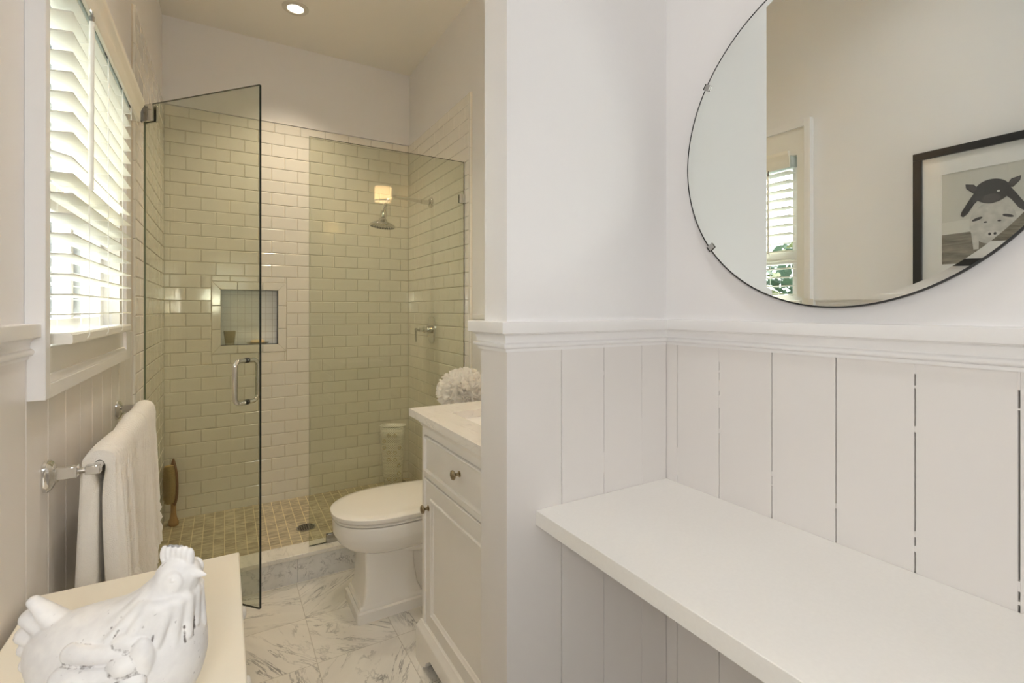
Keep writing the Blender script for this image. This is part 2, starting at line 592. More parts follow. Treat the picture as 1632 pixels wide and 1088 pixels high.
# ------------------------------------------------------------------ mesh helpers
class MB:
    def __init__(self, M=None):
        self.bm = bmesh.new()
        self.M = M or Matrix.Identity(4)
        self.mi = 0

    def v(self, p):
        return self.bm.verts.new(self.M @ Vector(p))

    def f(self, vs):
        try:
            fc = self.bm.faces.new(vs)
            fc.material_index = self.mi
            return fc
        except ValueError:
            return None

    def box(self, x0, x1, y0, y1, z0, z1):
        a = [self.v(p) for p in ((x0, y0, z0), (x1, y0, z0), (x1, y1, z0), (x0, y1, z0),
                                 (x0, y0, z1), (x1, y0, z1), (x1, y1, z1), (x0, y1, z1))]
        for q in ((0, 3, 2, 1), (4, 5, 6, 7), (0, 1, 5, 4), (1, 2, 6, 5), (2, 3, 7, 6), (3, 0, 4, 7)):
            self.f([a[i] for i in q])
        return self

    def loft(self, rings, cap0=True, cap1=True, closed=True):
        L = [[self.v(p) for p in r] for r in rings]
        n = len(L[0])
        for i in range(len(L) - 1):
            for j in range(n if closed else n - 1):
                k = (j + 1) % n
                self.f([L[i][j], L[i][k], L[i + 1][k], L[i + 1][j]])
        if cap0:
            self.f(list(reversed(L[0])))
        if cap1:
            self.f(L[-1])
        return self

    def cyl(self, p0, p1, r0, r1=None, n=24, cap0=True, cap1=True):
        r1 = r0 if r1 is None else r1
        p0, p1 = Vector(p0), Vector(p1)
        d = (p1 - p0).normalized()
        a = d.orthogonal().normalized()
        b = d.cross(a)
        rr = []
        for p, r in ((p0, r0), (p1, r1)):
            rr.append([p + (a * math.cos(t) + b * math.sin(t)) * r for t in [2 * PI * i / n for i in range(n)]])
        return self.loft(rr, cap0, cap1)

    def lathe(self, prof, origin, axis=(0, 0, 1), n=32, cap0=True, cap1=True):
        """prof: (radius, distance along axis)"""
        o, d = Vector(origin), Vector(axis).normalized()
        a = d.orthogonal().normalized()
        b = d.cross(a)
        rr = []
        for r, h in prof:
            r = max(r, 1e-4)
            rr.append([o + d * h + (a * math.cos(t) + b * math.sin(t)) * r for t in [2 * PI * i / n for i in range(n)]])
        return self.loft(rr, cap0, cap1)

    def tube(self, pts, r, n=12, closed=False, cap=True):
        P = [Vector(p) for p in pts]
        N = len(P)
        rr = []
        prev = None
        for i in range(N):
            if closed:
                t = (P[(i + 1) % N] - P[i - 1]).normalized()
            else:
                t = (P[min(i + 1, N - 1)] - P[max(i - 1, 0)]).normalized()
            if prev is None:
                a = t.orthogonal().normalized()
            else:
                a = (prev - t * prev.dot(t)).normalized()
            prev = a
            b = t.cross(a)
            rad = r[i] if isinstance(r, (list, tuple)) else r
            rr.append([P[i] + (a * math.cos(q) + b * math.sin(q)) * rad for q in [2 * PI * k / n for k in range(n)]])
        if closed:
            rr.append(rr[0])
            return self.loft(rr, False, False)
        return self.loft(rr, cap, cap)

    def ellipsoid(self, c, r, nu=24, nv=16):
        c = Vector(c)
        rr = []
        for i in range(1, nv):
            th = PI * i / nv
            rr.append([c + Vector((r[0] * math.sin(th) * math.cos(p), r[1] * math.sin(th) * math.sin(p), -r[2] * math.cos(th)))
                       for p in [2 * PI * k / nu for k in range(nu)]])
        L0 = self.v(c + Vector((0, 0, -r[2])))
        L1 = self.v(c + Vector((0, 0, r[2])))
        V = [[self.v(p) for p in q] for q in rr]
        for i in range(len(V) - 1):
            for j in range(nu):
                k = (j + 1) % nu
                self.f([V[i][j], V[i][k], V[i + 1][k], V[i + 1][j]])
        for j in range(nu):
            k = (j + 1) % nu
            self.f([L0, V[0][k], V[0][j]])
            self.f([L1, V[-1][j], V[-1][k]])
        return self

    def prism(self, poly, fn, a, b):
        """poly: list of 2-D points; fn(u, v, w) -> 3-D point; extruded from w=a to w=b"""
        return self.loft([[fn(u, v, a) for u, v in poly], [fn(u, v, b) for u, v in poly]])

    def sweep(self, prof, path):
        """prof: (outward, z) closed polygon; path: (x, y) polyline, outward = left of travel, mitred corners"""
        P = [Vector((x, y)) for x, y in path]
        rings = []
        for i, p in enumerate(P):
            nrm = []
            if i > 0:
                t = (P[i] - P[i - 1]).normalized(); nrm.append(Vector((-t.y, t.x)))
            if i < len(P) - 1:
                t = (P[i + 1] - P[i]).normalized(); nrm.append(Vector((-t.y, t.x)))
            if len(nrm) == 2:
                m_ = (nrm[0] + nrm[1]).normalized()
                m_ = m_ / max(0.2, m_.dot(nrm[0]))
            else:
                m_ = nrm[0]
            rings.append([(p.x + m_.x * o, p.y + m_.y * o, z) for o, z in prof])
        return self.loft(rings)

    def build(self, name, mat, parent=None, bevel=0.0, seg=2, smooth=35, recalc=True):
        if recalc:
            bmesh.ops.recalc_face_normals(self.bm, faces=self.bm.faces)
        me = bpy.data.meshes.new(name)
        self.bm.to_mesh(me)
        self.bm.free()
        for m in (mat if isinstance(mat, (list, tuple)) else [mat]):
            me.materials.append(m)
        if smooth:
            me.polygons.foreach_set('use_smooth', [True] * len(me.polygons))
            me.set_sharp_from_angle(angle=R(smooth))
        o = bpy.data.objects.new(name, me)
        C.objects.link(o)
        if bevel:
            b = o.modifiers.new('bevel', 'BEVEL')
            b.width = bevel
            b.segments = seg
            b.limit_method = 'ANGLE'
            b.angle_limit = R(40)
            b.harden_normals = False
        if parent:
            adopt(o, parent)
        return o


def adopt(o, parent):
    o.parent = parent
    o.matrix_parent_inverse = Matrix.Translation(parent_world(parent)).inverted()


def parent_world(p):
    t = Vector(p.location)
    # every parent is unrotated; meshes below things carry world coordinates
    if p.parent:
        t = Vector((0, 0, 0))
        if p.type == 'EMPTY':
            t = Vector(p.location)
    return t if p.type == 'EMPTY' else Vector((0, 0, 0))


def tag(o, label, cat, group=None):
    o['label'] = label
    o['category'] = cat
    if group:
        o['group'] = group
    return o


def thing(name, label, cat, loc, group=None):
    o = bpy.data.objects.new(name, None)
    o.empty_display_size = 0.05
    C.objects.link(o)
    o.location = loc
    return tag(o, label, cat, group)


def struct(name, mb, mat, parent=None, **kw):
    o = mb.build(name, mat, parent, **kw)
    o['kind'] = 'structure'
    return o


def arc(cx, cy, r, a0, a1, n=6):
    return [(cx + r * math.cos(R(a0 + (a1 - a0) * i / n)), cy + r * math.sin(R(a0 + (a1 - a0) * i / n))) for i in range(n + 1)]


# ------------------------------------------------------------------ room dimensions
LX = -0.319          # left wall
BX = 1.19            # right wall of the bathroom part
RX = 1.021           # right wall beside the camera
PY0, PY1 = 0.925, 1.030   # partition (upper part)
PW1 = 1.049               # partition incl. far wainscot
PX = 0.529
SY = 3.54            # shower back wall
CZ = 3.02
TILE_TOP = 2.494
TILE_Y0 = 2.44

# floor and ceiling
struct('floor', MB().box(LX - 0.15, BX + 0.1, REAR_Y - 0.1, 2.50, -0.08, 0.0), FLOOR_M, smooth=0)
cb = MB()
cb.box(LX - 0.15, BX + 0.1, REAR_Y - 0.1, SY + 0.2, CZ, CZ + 0.08)
struct('ceiling', cb, CEIL, smooth=0)

# left wall with the window opening
OY0, OY1, OZ0, OZ1 = 1.298, 2.048, 1.205, 2.0
lw_ = MB()
X0 = LX - 0.075
lw_.box(X0, LX, REAR_Y - 0.1, OY0, 0, CZ)
lw_.box(X0, LX, OY1, SY + 0.2, 0, CZ)
lw_.box(X0, LX, OY0, OY1, 0, OZ0)
lw_.box(X0, LX, OY0, OY1, OZ1, CZ)
wall_left = struct('wall_left', lw_, WALL, smooth=0)

# rear wall with its window
rw = MB()
wx0, wx1, wz0, wz1 = -0.20, 0.30, 1.36, 2.06
rw.box(LX, wx0, REAR_Y - 0.1, REAR_Y, 0, CZ)
rw.box(wx1, RX, REAR_Y - 0.1, REAR_Y, 0, CZ)
rw.box(wx0, wx1, REAR_Y - 0.1, REAR_Y, 0, wz0)
rw.box(wx0, wx1, REAR_Y - 0.1, REAR_Y, wz1, CZ)
struct('wall_rear', rw, WALL, smooth=0)
win2 = MB()
for a, b in ((wx0, wx0 + 0.035), (wx1 - 0.035, wx1), (0.04, 0.06)):
    win2.box(a, b, REAR_Y - 0.02, REAR_Y + 0.015, wz0, wz1)
for a, b in ((wz0, wz0 + 0.04), (wz1 - 0.04, wz1), (1.70, 1.72)):
    win2.box(wx0 + 0.035, wx1 - 0.035, REAR_Y - 0.018, REAR_Y + 0.012, a, b)
struct('window_2', win2, TRIM, bevel=0.002)

# right wall beside the camera, its lower half of vertical boards
RAIL0, RAIL1 = 1.188, 1.2545
gr = MB()
gr.box(RX, BX + 0.1, REAR_Y - 0.1, PY0, RAIL0 + 0.02, CZ)
gr.box(RX + 0.016, BX + 0.1, REAR_Y - 0.1, PY0 + 0.016, 0, RAIL0 + 0.02)
wall_right = struct('wall_right', gr, WALL, smooth=0)

pt = MB()
pt.box(PX, BX, PY0, PY1, RAIL0 + 0.02, CZ)
pt.box(PX + 0.016, BX, PY0 + 0.016, PW1 - 0.001, 0, RAIL0 + 0.02)
wall_partition = struct('wall_partition', pt, WALL, smooth=0)


def boards(name, parent, fn, edges, fillers, z0, z1, th=0.0158, c=0.0007, fd=0.0006):
    """edges: list of (a, b) board extents along the wall; fn(s, out, z) -> world"""
    mb = MB()
    for a, b in edges:
        poly = [(a, -th), (a, -min(c, 0.002)), (a + c, 0), (b - c, 0), (b, -min(c, 0.002)), (b, -th)]
        mb.loft([[fn(s, o, z0) for s, o in poly], [fn(s, o, z1) for s, o in poly]])
    for a, b, f0, f1 in fillers:
        poly = [(a, -th), (a, -fd), (b, -fd), (b, -th)]
        mb.loft([[fn(s, o, f0) for s, o in poly], [fn(s, o, f1) for s, o in poly]])
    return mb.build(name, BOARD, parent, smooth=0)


# backing behind the gaps
bk = MB()
bk.box(RX + 0.0155, RX + 0.017, REAR_Y, PY0, 0, RAIL0 + 0.01)
bk.box(PX + 0.02, RX, PY0 + 0.0155, PY0 + 0.017, 0, RAIL0 + 0.01)
bk.build('board_backing', GAP, wall_right, smooth=0)

jr = [0.889, 0.763, 0.632, 0.503, 0.3768, 0.249, 0.122, -0.005, -0.132, -0.259, -0.386, -0.513, -0.64, -0.767]
gw = [0.0016, 0.0016, 0.0018, 0.0022, 0.0024, 0.0026] + [0.0022] * 8
ed = []
top = PY0
for j, g in zip(jr, gw):
    ed.append((j + g / 2, top))
    top = j - g / 2
ed.append((REAR_Y, top))
fl_ = []
random.seed(3)
for j, g, segs in zip(jr, gw, [[(0.85, 0.92)], [(1.045, 1.075), (1.085, 1.11), (0.985, 0.995), (1.13, 1.135), (1.155, 1.19)], [(0.92, 0.93), (0.90, 0.902)],
                               [(0.895, 0.905)], [(1.145, 1.15), (1.07, 1.08), (0.89, 0.90), (0.865, 0.875), (1.17, 1.19)],
                               [(1.13, 1.133), (0.86, 0.875), (0.84, 0.845), (1.16, 1.19)], [(0.95, 0.96)], [(1.0, 1.02)]]):
    for a, b in segs:
        fl_.append((j - g / 2, j + g / 2, a, b))
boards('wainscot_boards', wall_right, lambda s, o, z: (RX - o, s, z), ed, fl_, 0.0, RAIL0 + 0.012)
# partition front boards
jp = [(0.676, 0.0017), (0.804, 0.0012), (0.931, 0.0007)]
ed = []
x = PX
for j, g in jp:
    ed.append((x, j - g / 2)); x = j + g / 2
ed.append((x, RX))
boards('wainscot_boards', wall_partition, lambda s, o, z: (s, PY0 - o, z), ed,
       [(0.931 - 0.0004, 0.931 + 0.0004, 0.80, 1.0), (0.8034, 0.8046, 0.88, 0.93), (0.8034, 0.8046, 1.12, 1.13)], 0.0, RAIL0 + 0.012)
# partition end and far side
eb = MB()
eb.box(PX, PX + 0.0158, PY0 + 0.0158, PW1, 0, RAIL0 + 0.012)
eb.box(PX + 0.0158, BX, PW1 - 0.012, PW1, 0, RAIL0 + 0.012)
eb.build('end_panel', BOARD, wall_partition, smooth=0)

# chair rail (cap + cove + bead), mitred round the partition
prof = [(0, RAIL0), (0.006, RAIL0), (0.006, 1.1945)] + arc(0.008, 1.2015, 0.0065, -80, 80, 6) + \
       [(0.0085, 1.2105), (0.0085, 1.2125)] + [(0.0165 - 0.008 * math.cos(R(t)), 1.2125 + 0.014 * math.sin(R(t))) for t in (15, 35, 55, 75, 90)] + \
       [(0.0168, 1.2285), (0.0222, 1.2285)] + arc(0.0222, 1.2305, 0.002, -70, 0, 3) + arc(0.0215, 1.2518, 0.0027, 0, 90, 4) + [(0, RAIL1)]
rail = MB().sweep(prof, [(RX, REAR_Y), (RX, PY0), (PX, PY0), (PX, PW1), (BX, PW1), (BX, TILE_Y0 - 0.02)])
struct('trim_1', rail, TRIM, smooth=40)
railL = MB().sweep(prof, [(LX, 1.2338), (LX, REAR_Y)])
struct('trim_2', railL, TRIM, smooth=40)

# left wall boards
lj = [-1.3 + 0.131 * i for i in range(29)]
ed = []
y = REAR_Y
k0 = [yy for yy in [1.229 - 0.131 * i for i in range(20)] if yy > REAR_Y][::-1] + [1.229 + 0.131 * i for i in range(1, 10)]
for yy in k0:
    if yy > TILE_Y0 - 0.01:
        break
    ed.append((y, yy - 0.0009)); y = yy + 0.0009
ed.append((y, TILE_Y0 - 0.004))
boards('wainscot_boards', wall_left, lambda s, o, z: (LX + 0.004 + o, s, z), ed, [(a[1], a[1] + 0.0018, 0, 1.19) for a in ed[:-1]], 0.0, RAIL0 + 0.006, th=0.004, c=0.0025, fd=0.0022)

# bathroom right wall and shower back wall (with the niche hole)
bw = MB()
bw.box(BX, BX + 0.15, PY0, SY + 0.2, 0, CZ)
wall_bath = struct('wall_bathroom', bw, WALL, smooth=0)
bb = MB()
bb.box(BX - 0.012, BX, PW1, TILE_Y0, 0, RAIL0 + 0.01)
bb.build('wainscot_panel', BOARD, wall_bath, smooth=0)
NX0, NX1, NZ0, NZ1 = -0.020, 0.301, 1.056, 1.406    # niche opening
NB = 0.050
wb = MB()
Yb = SY + 0.012
wb.box(LX, NX0, Yb, SY + 0.2, 0, CZ)
wb.box(NX1, BX, Yb, SY + 0.2, 0, CZ)
wb.box(NX0, NX1, Yb, SY + 0.2, 0, NZ0)
wb.box(NX0, NX1, Yb, SY + 0.2, NZ1, CZ)
wb.box(LX, BX, SY, Yb, TILE_TOP + 0.006, CZ)
wall_back = struct('wall_back', wb, WALL, smooth=0)


# ------------------------------------------------------------------ subway tile, laid tile by tile
def tile_patch(mb, fn, s0, s1, z0, z1, bow=0.0):
    if s1 - s0 < 0.006 or z1 - z0 < 0.006:
        return
    c = 0.0035
    h = 0.007
    ti, tj = random.uniform(-0.00035, 0.00035) + 0, random.uniform(-0.00035, 0.00035)
    o = [mb.v(fn(s, 0.0, z)) for s, z in ((s0, z0), (s1, z0), (s1, z1), (s0, z1))]
    m = [mb.v(fn(s, h - 0.0022, z)) for s, z in ((s0, z0), (s1, z0), (s1, z1), (s0, z1))]
    f = [mb.v(fn(s, h + ti * a + tj * b, z)) for s, z, a, b in ((s0 + c, z0 + c, -1, -1), (s1 - c, z0 + c, 1, -1), (s1 - c, z1 - c, 1, 1), (s0 + c, z1 - c, -1, 1))]
    for i in range(4):
        k = (i + 1) % 4
        mb.f([o[i], o[k], m[k], m[i]])
        mb.f([m[i], m[k], f[k], f[i]])
    mb.f(f)


def tile_field(fn, s0, s1, z0, ztop, phase, hole=None, cap=True):
    mb = MB()
    P, Q, G = 0.0785, 0.1555, 0.0024
    z = ztop - 0.060
    if cap:
        s = s0 - 0.03
        while s < s1:
            tile_patch(mb, fn, max(s, s0) + G / 2, min(s + Q, s1) - G / 2, z + G / 2, ztop)
            s += Q
    r = 0
    while z > z0 + 0.004:
        zb = max(z - P, z0)
        s = s0 - Q + phase + (Q / 2 if r % 2 else 0)
        while s < s1:
            a, b = max(s, s0), min(s + Q, s1)
            rects = [(a, b, zb, z)]
            if hole:
                hx0, hx1, hz0, hz1 = hole
                if a < hx1 and b > hx0 and zb < hz1 and z > hz0:
                    rects = []
                    if a < hx0: rects.append((a, hx0, zb, z))
                    if b > hx1: rects.append((hx1, b, zb, z))
                    m0, m1 = max(a, hx0), min(b, hx1)
                    if zb < hz0: rects.append((m0, m1, zb, hz0))
                    if z > hz1: rects.append((m0, m1, hz1, z))
            for q in rects:
                tile_patch(mb, fn, q[0] + G / 2, q[1] - G / 2, q[2] + G / 2, q[3] - G / 2)
            s += Q
        z -= P
        r += 1
    return mb


random.seed(11)
FZ = 0.028   # shower floor
hole = (NX0 - NB, NX1 + NB, NZ0 - NB, NZ1 + NB)
tb = tile_field(lambda s, o, z: (s, SY + 0.010 - 0.003 - o, z), LX + 0.008, BX - 0.008, FZ, TILE_TOP, 0.03, hole)
tb.build('tile_cladding', TILE, wall_back, smooth=0, recalc=True)
g = MB()
g.box(LX, hole[0] + 0.02, SY + 0.0068, Yb, 0, TILE_TOP - 0.001)
g.box(hole[1] - 0.02, BX, SY + 0.0068, Yb, 0, TILE_TOP - 0.001)
g.box(hole[0] + 0.02, hole[1] - 0.02, SY + 0.0068, Yb, 0, NZ0 - 0.02)
g.box(hole[0] + 0.02, hole[1] - 0.02, SY + 0.0068, Yb, NZ1 + 0.02, TILE_TOP - 0.001)
g.build('tile_grout', GROUT, wall_back, smooth=0)
tl_ = tile_field(lambda s, o, z: (LX + 0.004 + o, s, z), TILE_Y0 + 0.028, SY, FZ, TILE_TOP, 0.06)
tl_.build('tile_cladding', TILE, wall_left, smooth=0)
MB().box(LX, LX + 0.0042, TILE_Y0, SY, 0, TILE_TOP - 0.001).build('tile_grout', GROUT, wall_left, smooth=0)
tr_ = tile_field(lambda s, o, z: (BX - 0.004 - o, s, z), TILE_Y0 + 0.058, SY, FZ, TILE_TOP, 0.045)
tr_.build('tile_cladding', TILE, wall_bath, smooth=0)
MB().box(BX - 0.0042, BX, TILE_Y0 + 0.03, SY, 0, TILE_TOP - 0.001).build('tile_grout', GROUT, wall_bath, smooth=0)


def edge_trim(name, parent, fx, y0, y1):
    mb = MB()
    z = TILE_TOP
    while z > 0.05:
        zb = max(0.03, z - 0.155)
        pr = [(0, 0), (0.008, 0.002), (0.012, 0.007), (0.012, y1 - y0 - 0.007), (0.010, y1 - y0), (0, y1 - y0)]
        mb.loft([[(fx(o), y0 + s, zb + 0.001) for o, s in pr], [(fx(o), y0 + s, z - 0.001) for o, s in pr]])
        z = zb
    return mb.build(name, TILE, parent, smooth=30)


edge_trim('tile_edge_trim', wall_left, lambda o: LX + o, TILE_Y0, TILE_Y0 + 0.026)
edge_trim('tile_edge_trim', wall_bath, lambda o: BX - o, TILE_Y0 + 0.03, TILE_Y0 + 0.056)

# niche: border tiles, lining
nb = MB()


def nf(s, o, z):
    return (s, SY + 0.007 - o, z)


def mitre_piece(a, b, c, d):
    q = [a, b, c, d]
    nb.loft([[nf(s, 0, z) for s, z in q], [nf(s, 0.010, z) for s, z in q]])


hx0, hx1, hz0, hz1 = hole
g_ = 0.0012
for i in range(3):   # left, right strips in three tiles, mitred at the ends
    za, zb_ = hz0 + (hz1 - hz0) * i / 3 + g_, hz0 + (hz1 - hz0) * (i + 1) / 3 - g_
    mitre_piece((hx0 + g_, za), (NX0, NZ0 if i == 0 else za), (NX0, NZ1 if i == 2 else zb_), (hx0 + g_, zb_))
    mitre_piece((NX1, NZ0 if i == 0 else za), (hx1 - g_, za), (hx1 - g_, zb_), (NX1, NZ1 if i == 2 else zb_))
for i in range(3):
    sa, sb = hx0 + (hx1 - hx0) * i / 3 + g_, hx0 + (hx1 - hx0) * (i + 1) / 3 - g_
    mitre_piece((sa, hz0 + g_), (sb, hz0 + g_), (NX1 if i == 2 else sb, NZ0), (NX0 if i == 0 else sa, NZ0))
    mitre_piece((NX0 if i == 0 else sa, NZ1), (NX1 if i == 2 else sb, NZ1), (sb, hz1 - g_), (sa, hz1 - g_))
nb.build('niche_border', TILE, wall_back, bevel=0.003, smooth=40)
ni = MB()
ni.box(NX0, NX1, SY + 0.073, SY + 0.077, NZ0, NZ1)
ni.build('niche_back', NICHE_TILE, wall_back, smooth=0)
ns_ = MB()
ns_.box(NX0 - 0.002, NX0, SY - 0.001, SY + 0.075, NZ0, NZ1)
ns_.box(NX1, NX1 + 0.002, SY - 0.001, SY + 0.075, NZ0, NZ1)
ns_.box(NX0, NX1, SY - 0.001, SY + 0.075, NZ1, NZ1 + 0.002)
ns_.box(NX0, NX1, SY - 0.001, SY + 0.075, NZ0 - 0.002, NZ0)
ns_.build('niche_lining', TILE, wall_back, smooth=0)

# shower floor and curb
sf = MB()
cx_, cy_ = 0.41, 3.06
va = [(LX, 2.58, FZ + 0.004), (BX, 2.58, FZ + 0.004), (BX, SY + 0.01, FZ + 0.004), (LX, SY + 0.01, FZ + 0.004)]
vb = [sf.v(p) for p in va]
vd = [sf.v((p[0], p[1], -0.05)) for p in va]
ctr = sf.v((cx_, cy_, FZ - 0.004))
for i in range(4):
    k = (i + 1) % 4
    sf.f([vb[i], vb[k], ctr]); sf.f([vb[i], vb[k], vd[k], vd[i]])
sf.f(vd)
struct('floor_shower', sf, MOSAIC, smooth=0)
CY0, CY1, CTOP = 2.489, 2.612, 0.133
cu = MB()
cu.box(LX, 0.2955, CY0 + 0.006, CY1 - 0.006, -0.04, CTOP - 0.02)
cu.box(0.2965, BX, CY0 + 0.006, CY1 - 0.006, -0.04, CTOP - 0.02)
curb = struct('trim_3', cu, CURB_M, smooth=0)
MB().box(LX, BX, CY0, CY1, CTOP - 0.02, CTOP).build('curb_cap', marble('curb_cap_marble', (0.80, 0.77, 0.71), (0.38, 0.36, 0.33), 3.2, amount=0.5), curb, bevel=0.002)

# floor drain
dr = thing('floor_drain', 'round dark metal drain set in the shower floor mosaic', 'drain', (0.405, 3.04, FZ))
m = MB()
m.lathe([(0.052, 0.0), (0.052, 0.004), (0.048, 0.0055), (0.044, 0.004), (0.044, 0.001)], (0.405, 3.04, FZ - 0.003), n=40, cap1=False)
for i in range(-3, 4):
    o_ = i * 0.012
    hw = math.sqrt(max(0, 0.045 ** 2 - o_ ** 2))
    m.box(0.405 - hw, 0.405 + hw, 3.04 + o_ - 0.0017, 3.04 + o_ + 0.0017, FZ - 0.001, FZ + 0.0018)
    m.box(0.405 + o_ - 0.0017, 0.405 + o_ + 0.0017, 3.04 - hw, 3.04 + hw, FZ - 0.001, FZ + 0.0018)
m.build('grate', CHROME_D, dr)
MB().lathe([(0.044, 0), (0.044, 0.0006)], (0.405, 3.04, FZ - 0.0022), n=32).build('drain_hole', DRAIN_D, dr)

# ------------------------------------------------------------------ window on the left: casing, panel, sash, glass
CX = -0.289
CY_0, CY_1, CZ_0, CZ_1 = 1.234, 2.18, 1.11, 2.156
wc = MB()
wc.box(LX, CX, CY_0, CY_0 + 0.028, CZ_0, CZ_1)
wc.box(LX, CX, CY_1 - 0.066, CY_1, CZ_0, CZ_1)
wc.box(LX, CX, CY_0 + 0.028, CY_1 - 0.066, CZ_0, CZ_0 + 0.028)
wc.box(LX, CX, CY_0 + 0.028, CY_1 - 0.066, CZ_1 - 0.034, CZ_1)
win1 = struct('window_1', wc, TRIM, bevel=0.0015)
pm = MB()
PXF = -0.298
pm.box(LX, PXF, CY_0 + 0.028, OY0, CZ_0 + 0.028, CZ_1 - 0.034)
pm.box(LX, PXF, OY1, CY_1 - 0.066, CZ_0 + 0.028, CZ_1 - 0.034)
pm.box(LX, PXF, OY0, OY1, CZ_0 + 0.028, OZ0)
pm.box(LX, PXF, OY0, OY1, OZ1, CZ_1 - 0.034)
pm.build('apron_panel', simple('apron_paint', (0.78, 0.755, 0.70), 0.35), win1, smooth=0)
ml = MB()   # moulding along the lower edge of the panel
zb = CZ_0 + 0.028
pr = [(0, 0), (0.0085, 0), (0.0085, 0.006), (0.006, 0.009), (0.006, 0.012), (0.003, 0.016), (0, 0.016)]
ml.loft([[(PXF + o, CY_0 + 0.028, zb + h) for o, h in pr], [(PXF + o, CY_1 - 0.066, zb + h) for o, h in pr]])
ml.build('panel_moulding', TRIM, win1, smooth=40)
sash = MB()
xs0, xs1 = -0.378, -0.340
for a, b in ((OY0, OY0 + 0.045), (OY1 - 0.045, OY1), (1.66, 1.685)):
    sash.box(xs0, xs1, a, b, OZ0, OZ1)
for a, b in ((OZ0, OZ0 + 0.055), (OZ1 - 0.045, OZ1), (1.50, 1.56)):
    sash.box(xs0 + 0.001, xs1 + (0.012 if a == 1.50 else 0.001), OY0, OY1, a, b)
sash.build('sash', TRIM, win1, bevel=0.003)
MB().box(-0.358, -0.355, OY0, OY1, OZ0, OZ1).build('pane', WINDOW_GLASS, win1, smooth=0)

# ------------------------------------------------------------------ venetian blind
BY0, BY1 = 1.31, 2.036
BF = -0.266   # front edge of the slats
bl = thing('venetian_blind', 'white wood-slat venetian blind with wand hanging in the window', 'blind', (BF, BY0, 1.21))
m = MB()
pitch = 0.0408
zs = [1.2335 + 0.037 + pitch * i for i in range(17)]
for i, z in enumerate(zs):
    if z > 1.945:
        break
    tilt = R(5) if i > 7 else R(1.5)
    if i == 8:
        tilt = R(-16)
    ctr = Vector((BF - 0.025, 0, z))
    ring = []
    for yy in (BY0 + 0.002, BY1 - 0.002):
        rg = []
        for q, t_ in ((-0.0255, 0.0008), (-0.0247, 0.0015), (0.0247, 0.0015), (0.0255, 0.0008), (0.0255, -0.0008), (0.0247, -0.0015), (-0.0247, -0.0015), (-0.0255, -0.0008)):
            cx, cz = q * math.cos(tilt) - t_ * math.sin(tilt), q * math.sin(tilt) + t_ * math.cos(tilt)
            rg.append((ctr.x + cx, yy, ctr.z + cz))
        ring.append(rg)
    m.loft(ring)
m.build('slat_stack', BLIND, bl, smooth=30)
m = MB()
pr = [(0, 0.003), (0.002, 0), (0.046, 0), (0.050, 0.004), (0.050, 0.017), (0.046, 0.022), (0.004, 0.022), (0, 0.018)]
m.loft([[(BF - q, BY0, 1.2105 + h) for q, h in pr], [(BF - q, BY1, 1.2105 + h) for q, h in pr]])
m.build('bottom_rail', simple('blind_rail', (0.84, 0.82, 0.76), 0.35), bl, smooth=20)
MB().box(BF - 0.055, BF - 0.004, BY0, BY1 + 0.01, 1.948, 1.998).build('head_rail', simple('head_rail_grey', (0.50, 0.55, 0.53), 0.4), bl, bevel=0.002)
m = MB()
pr = [(0, 1.941), (0.007, 1.941), (0.009, 1.945), (0.009, 1.975), (0.012, 1.985), (0.018, 1.997), (0.020, 2.003), (0.020, 2.015), (0, 2.015)]
m.loft([[(BF + 0.002 + q, BY0, z) for q, z in pr], [(BF + 0.002 + q, 2.15, z) for q, z in pr]])
m.box(BF - 0.028, BF + 0.002, 2.144, 2.15, 1.941, 2.015)
m.build('valance', simple('valance_paint', (0.82, 0.78, 0.68), 0.35), bl, smooth=30)
m = MB()
for yy in (1.44, 1.65, 1.86, 2.015):
    for xx in ((BF + 0.0022), (BF - 0.052)):
        m.cyl((xx, yy, 1.232 if yy < 2.01 else 1.9), (xx, yy, 1.95), 0.0011, n=6)
    if yy < 2.01:
        m.tube([(BF + 0.0022, yy, 1.234), (BF + 0.0024, yy, 1.222), (BF - 0.004, yy - 0.012, 1.2095), (BF - 0.02, yy - 0.02, 1.2088)], 0.0011, n=6)
    for z in zs:
        if z < 1.945:
            m.cyl((BF + 0.0015, yy, z - 0.0026), (BF - 0.0515, yy, z - 0.0026), 0.0006, n=4)
m.build('ladder_cord', simple('blind_cord', (0.88, 0.87, 0.82), 0.7), bl)
GUIDE = simple('cord_guide_dark', (0.05, 0.05, 0.05), 0.5)
for yy in (1.65, 1.86, 2.015):
    m = MB()
    m.box(BF - 0.002, BF + 0.001, yy - 0.013, yy - 0.002, 1.944, 1.951)
    m.box(BF - 0.002, BF + 0.001, yy - 0.002, yy + 0.002, 1.946, 1.951)
    m.box(BF - 0.002, BF + 0.001, yy + 0.002, yy + 0.011, 1.944, 1.951)
    m.build('cord_guide', GUIDE, bl)
m = MB()
wx, wy = BF + 0.012, 1.41
m.cyl((wx, wy, 1.918), (wx - 0.0015, wy, 1.545), 0.0049, 0.0049, n=16)
wand = m.build('wand', simple('wand_plastic', (0.86, 0.84, 0.78), 0.3), bl)
m = MB()
m.tube([(wx, wy, 1.915), (wx, wy, 1.935), (wx - 0.004, wy, 1.945), (wx - 0.012, wy, 1.952)], 0.003, n=8)
m.cyl((wx, wy, 1.912), (wx, wy, 1.93), 0.0048, n=10)
m.build('wand_hook', CHROME_D, wand)

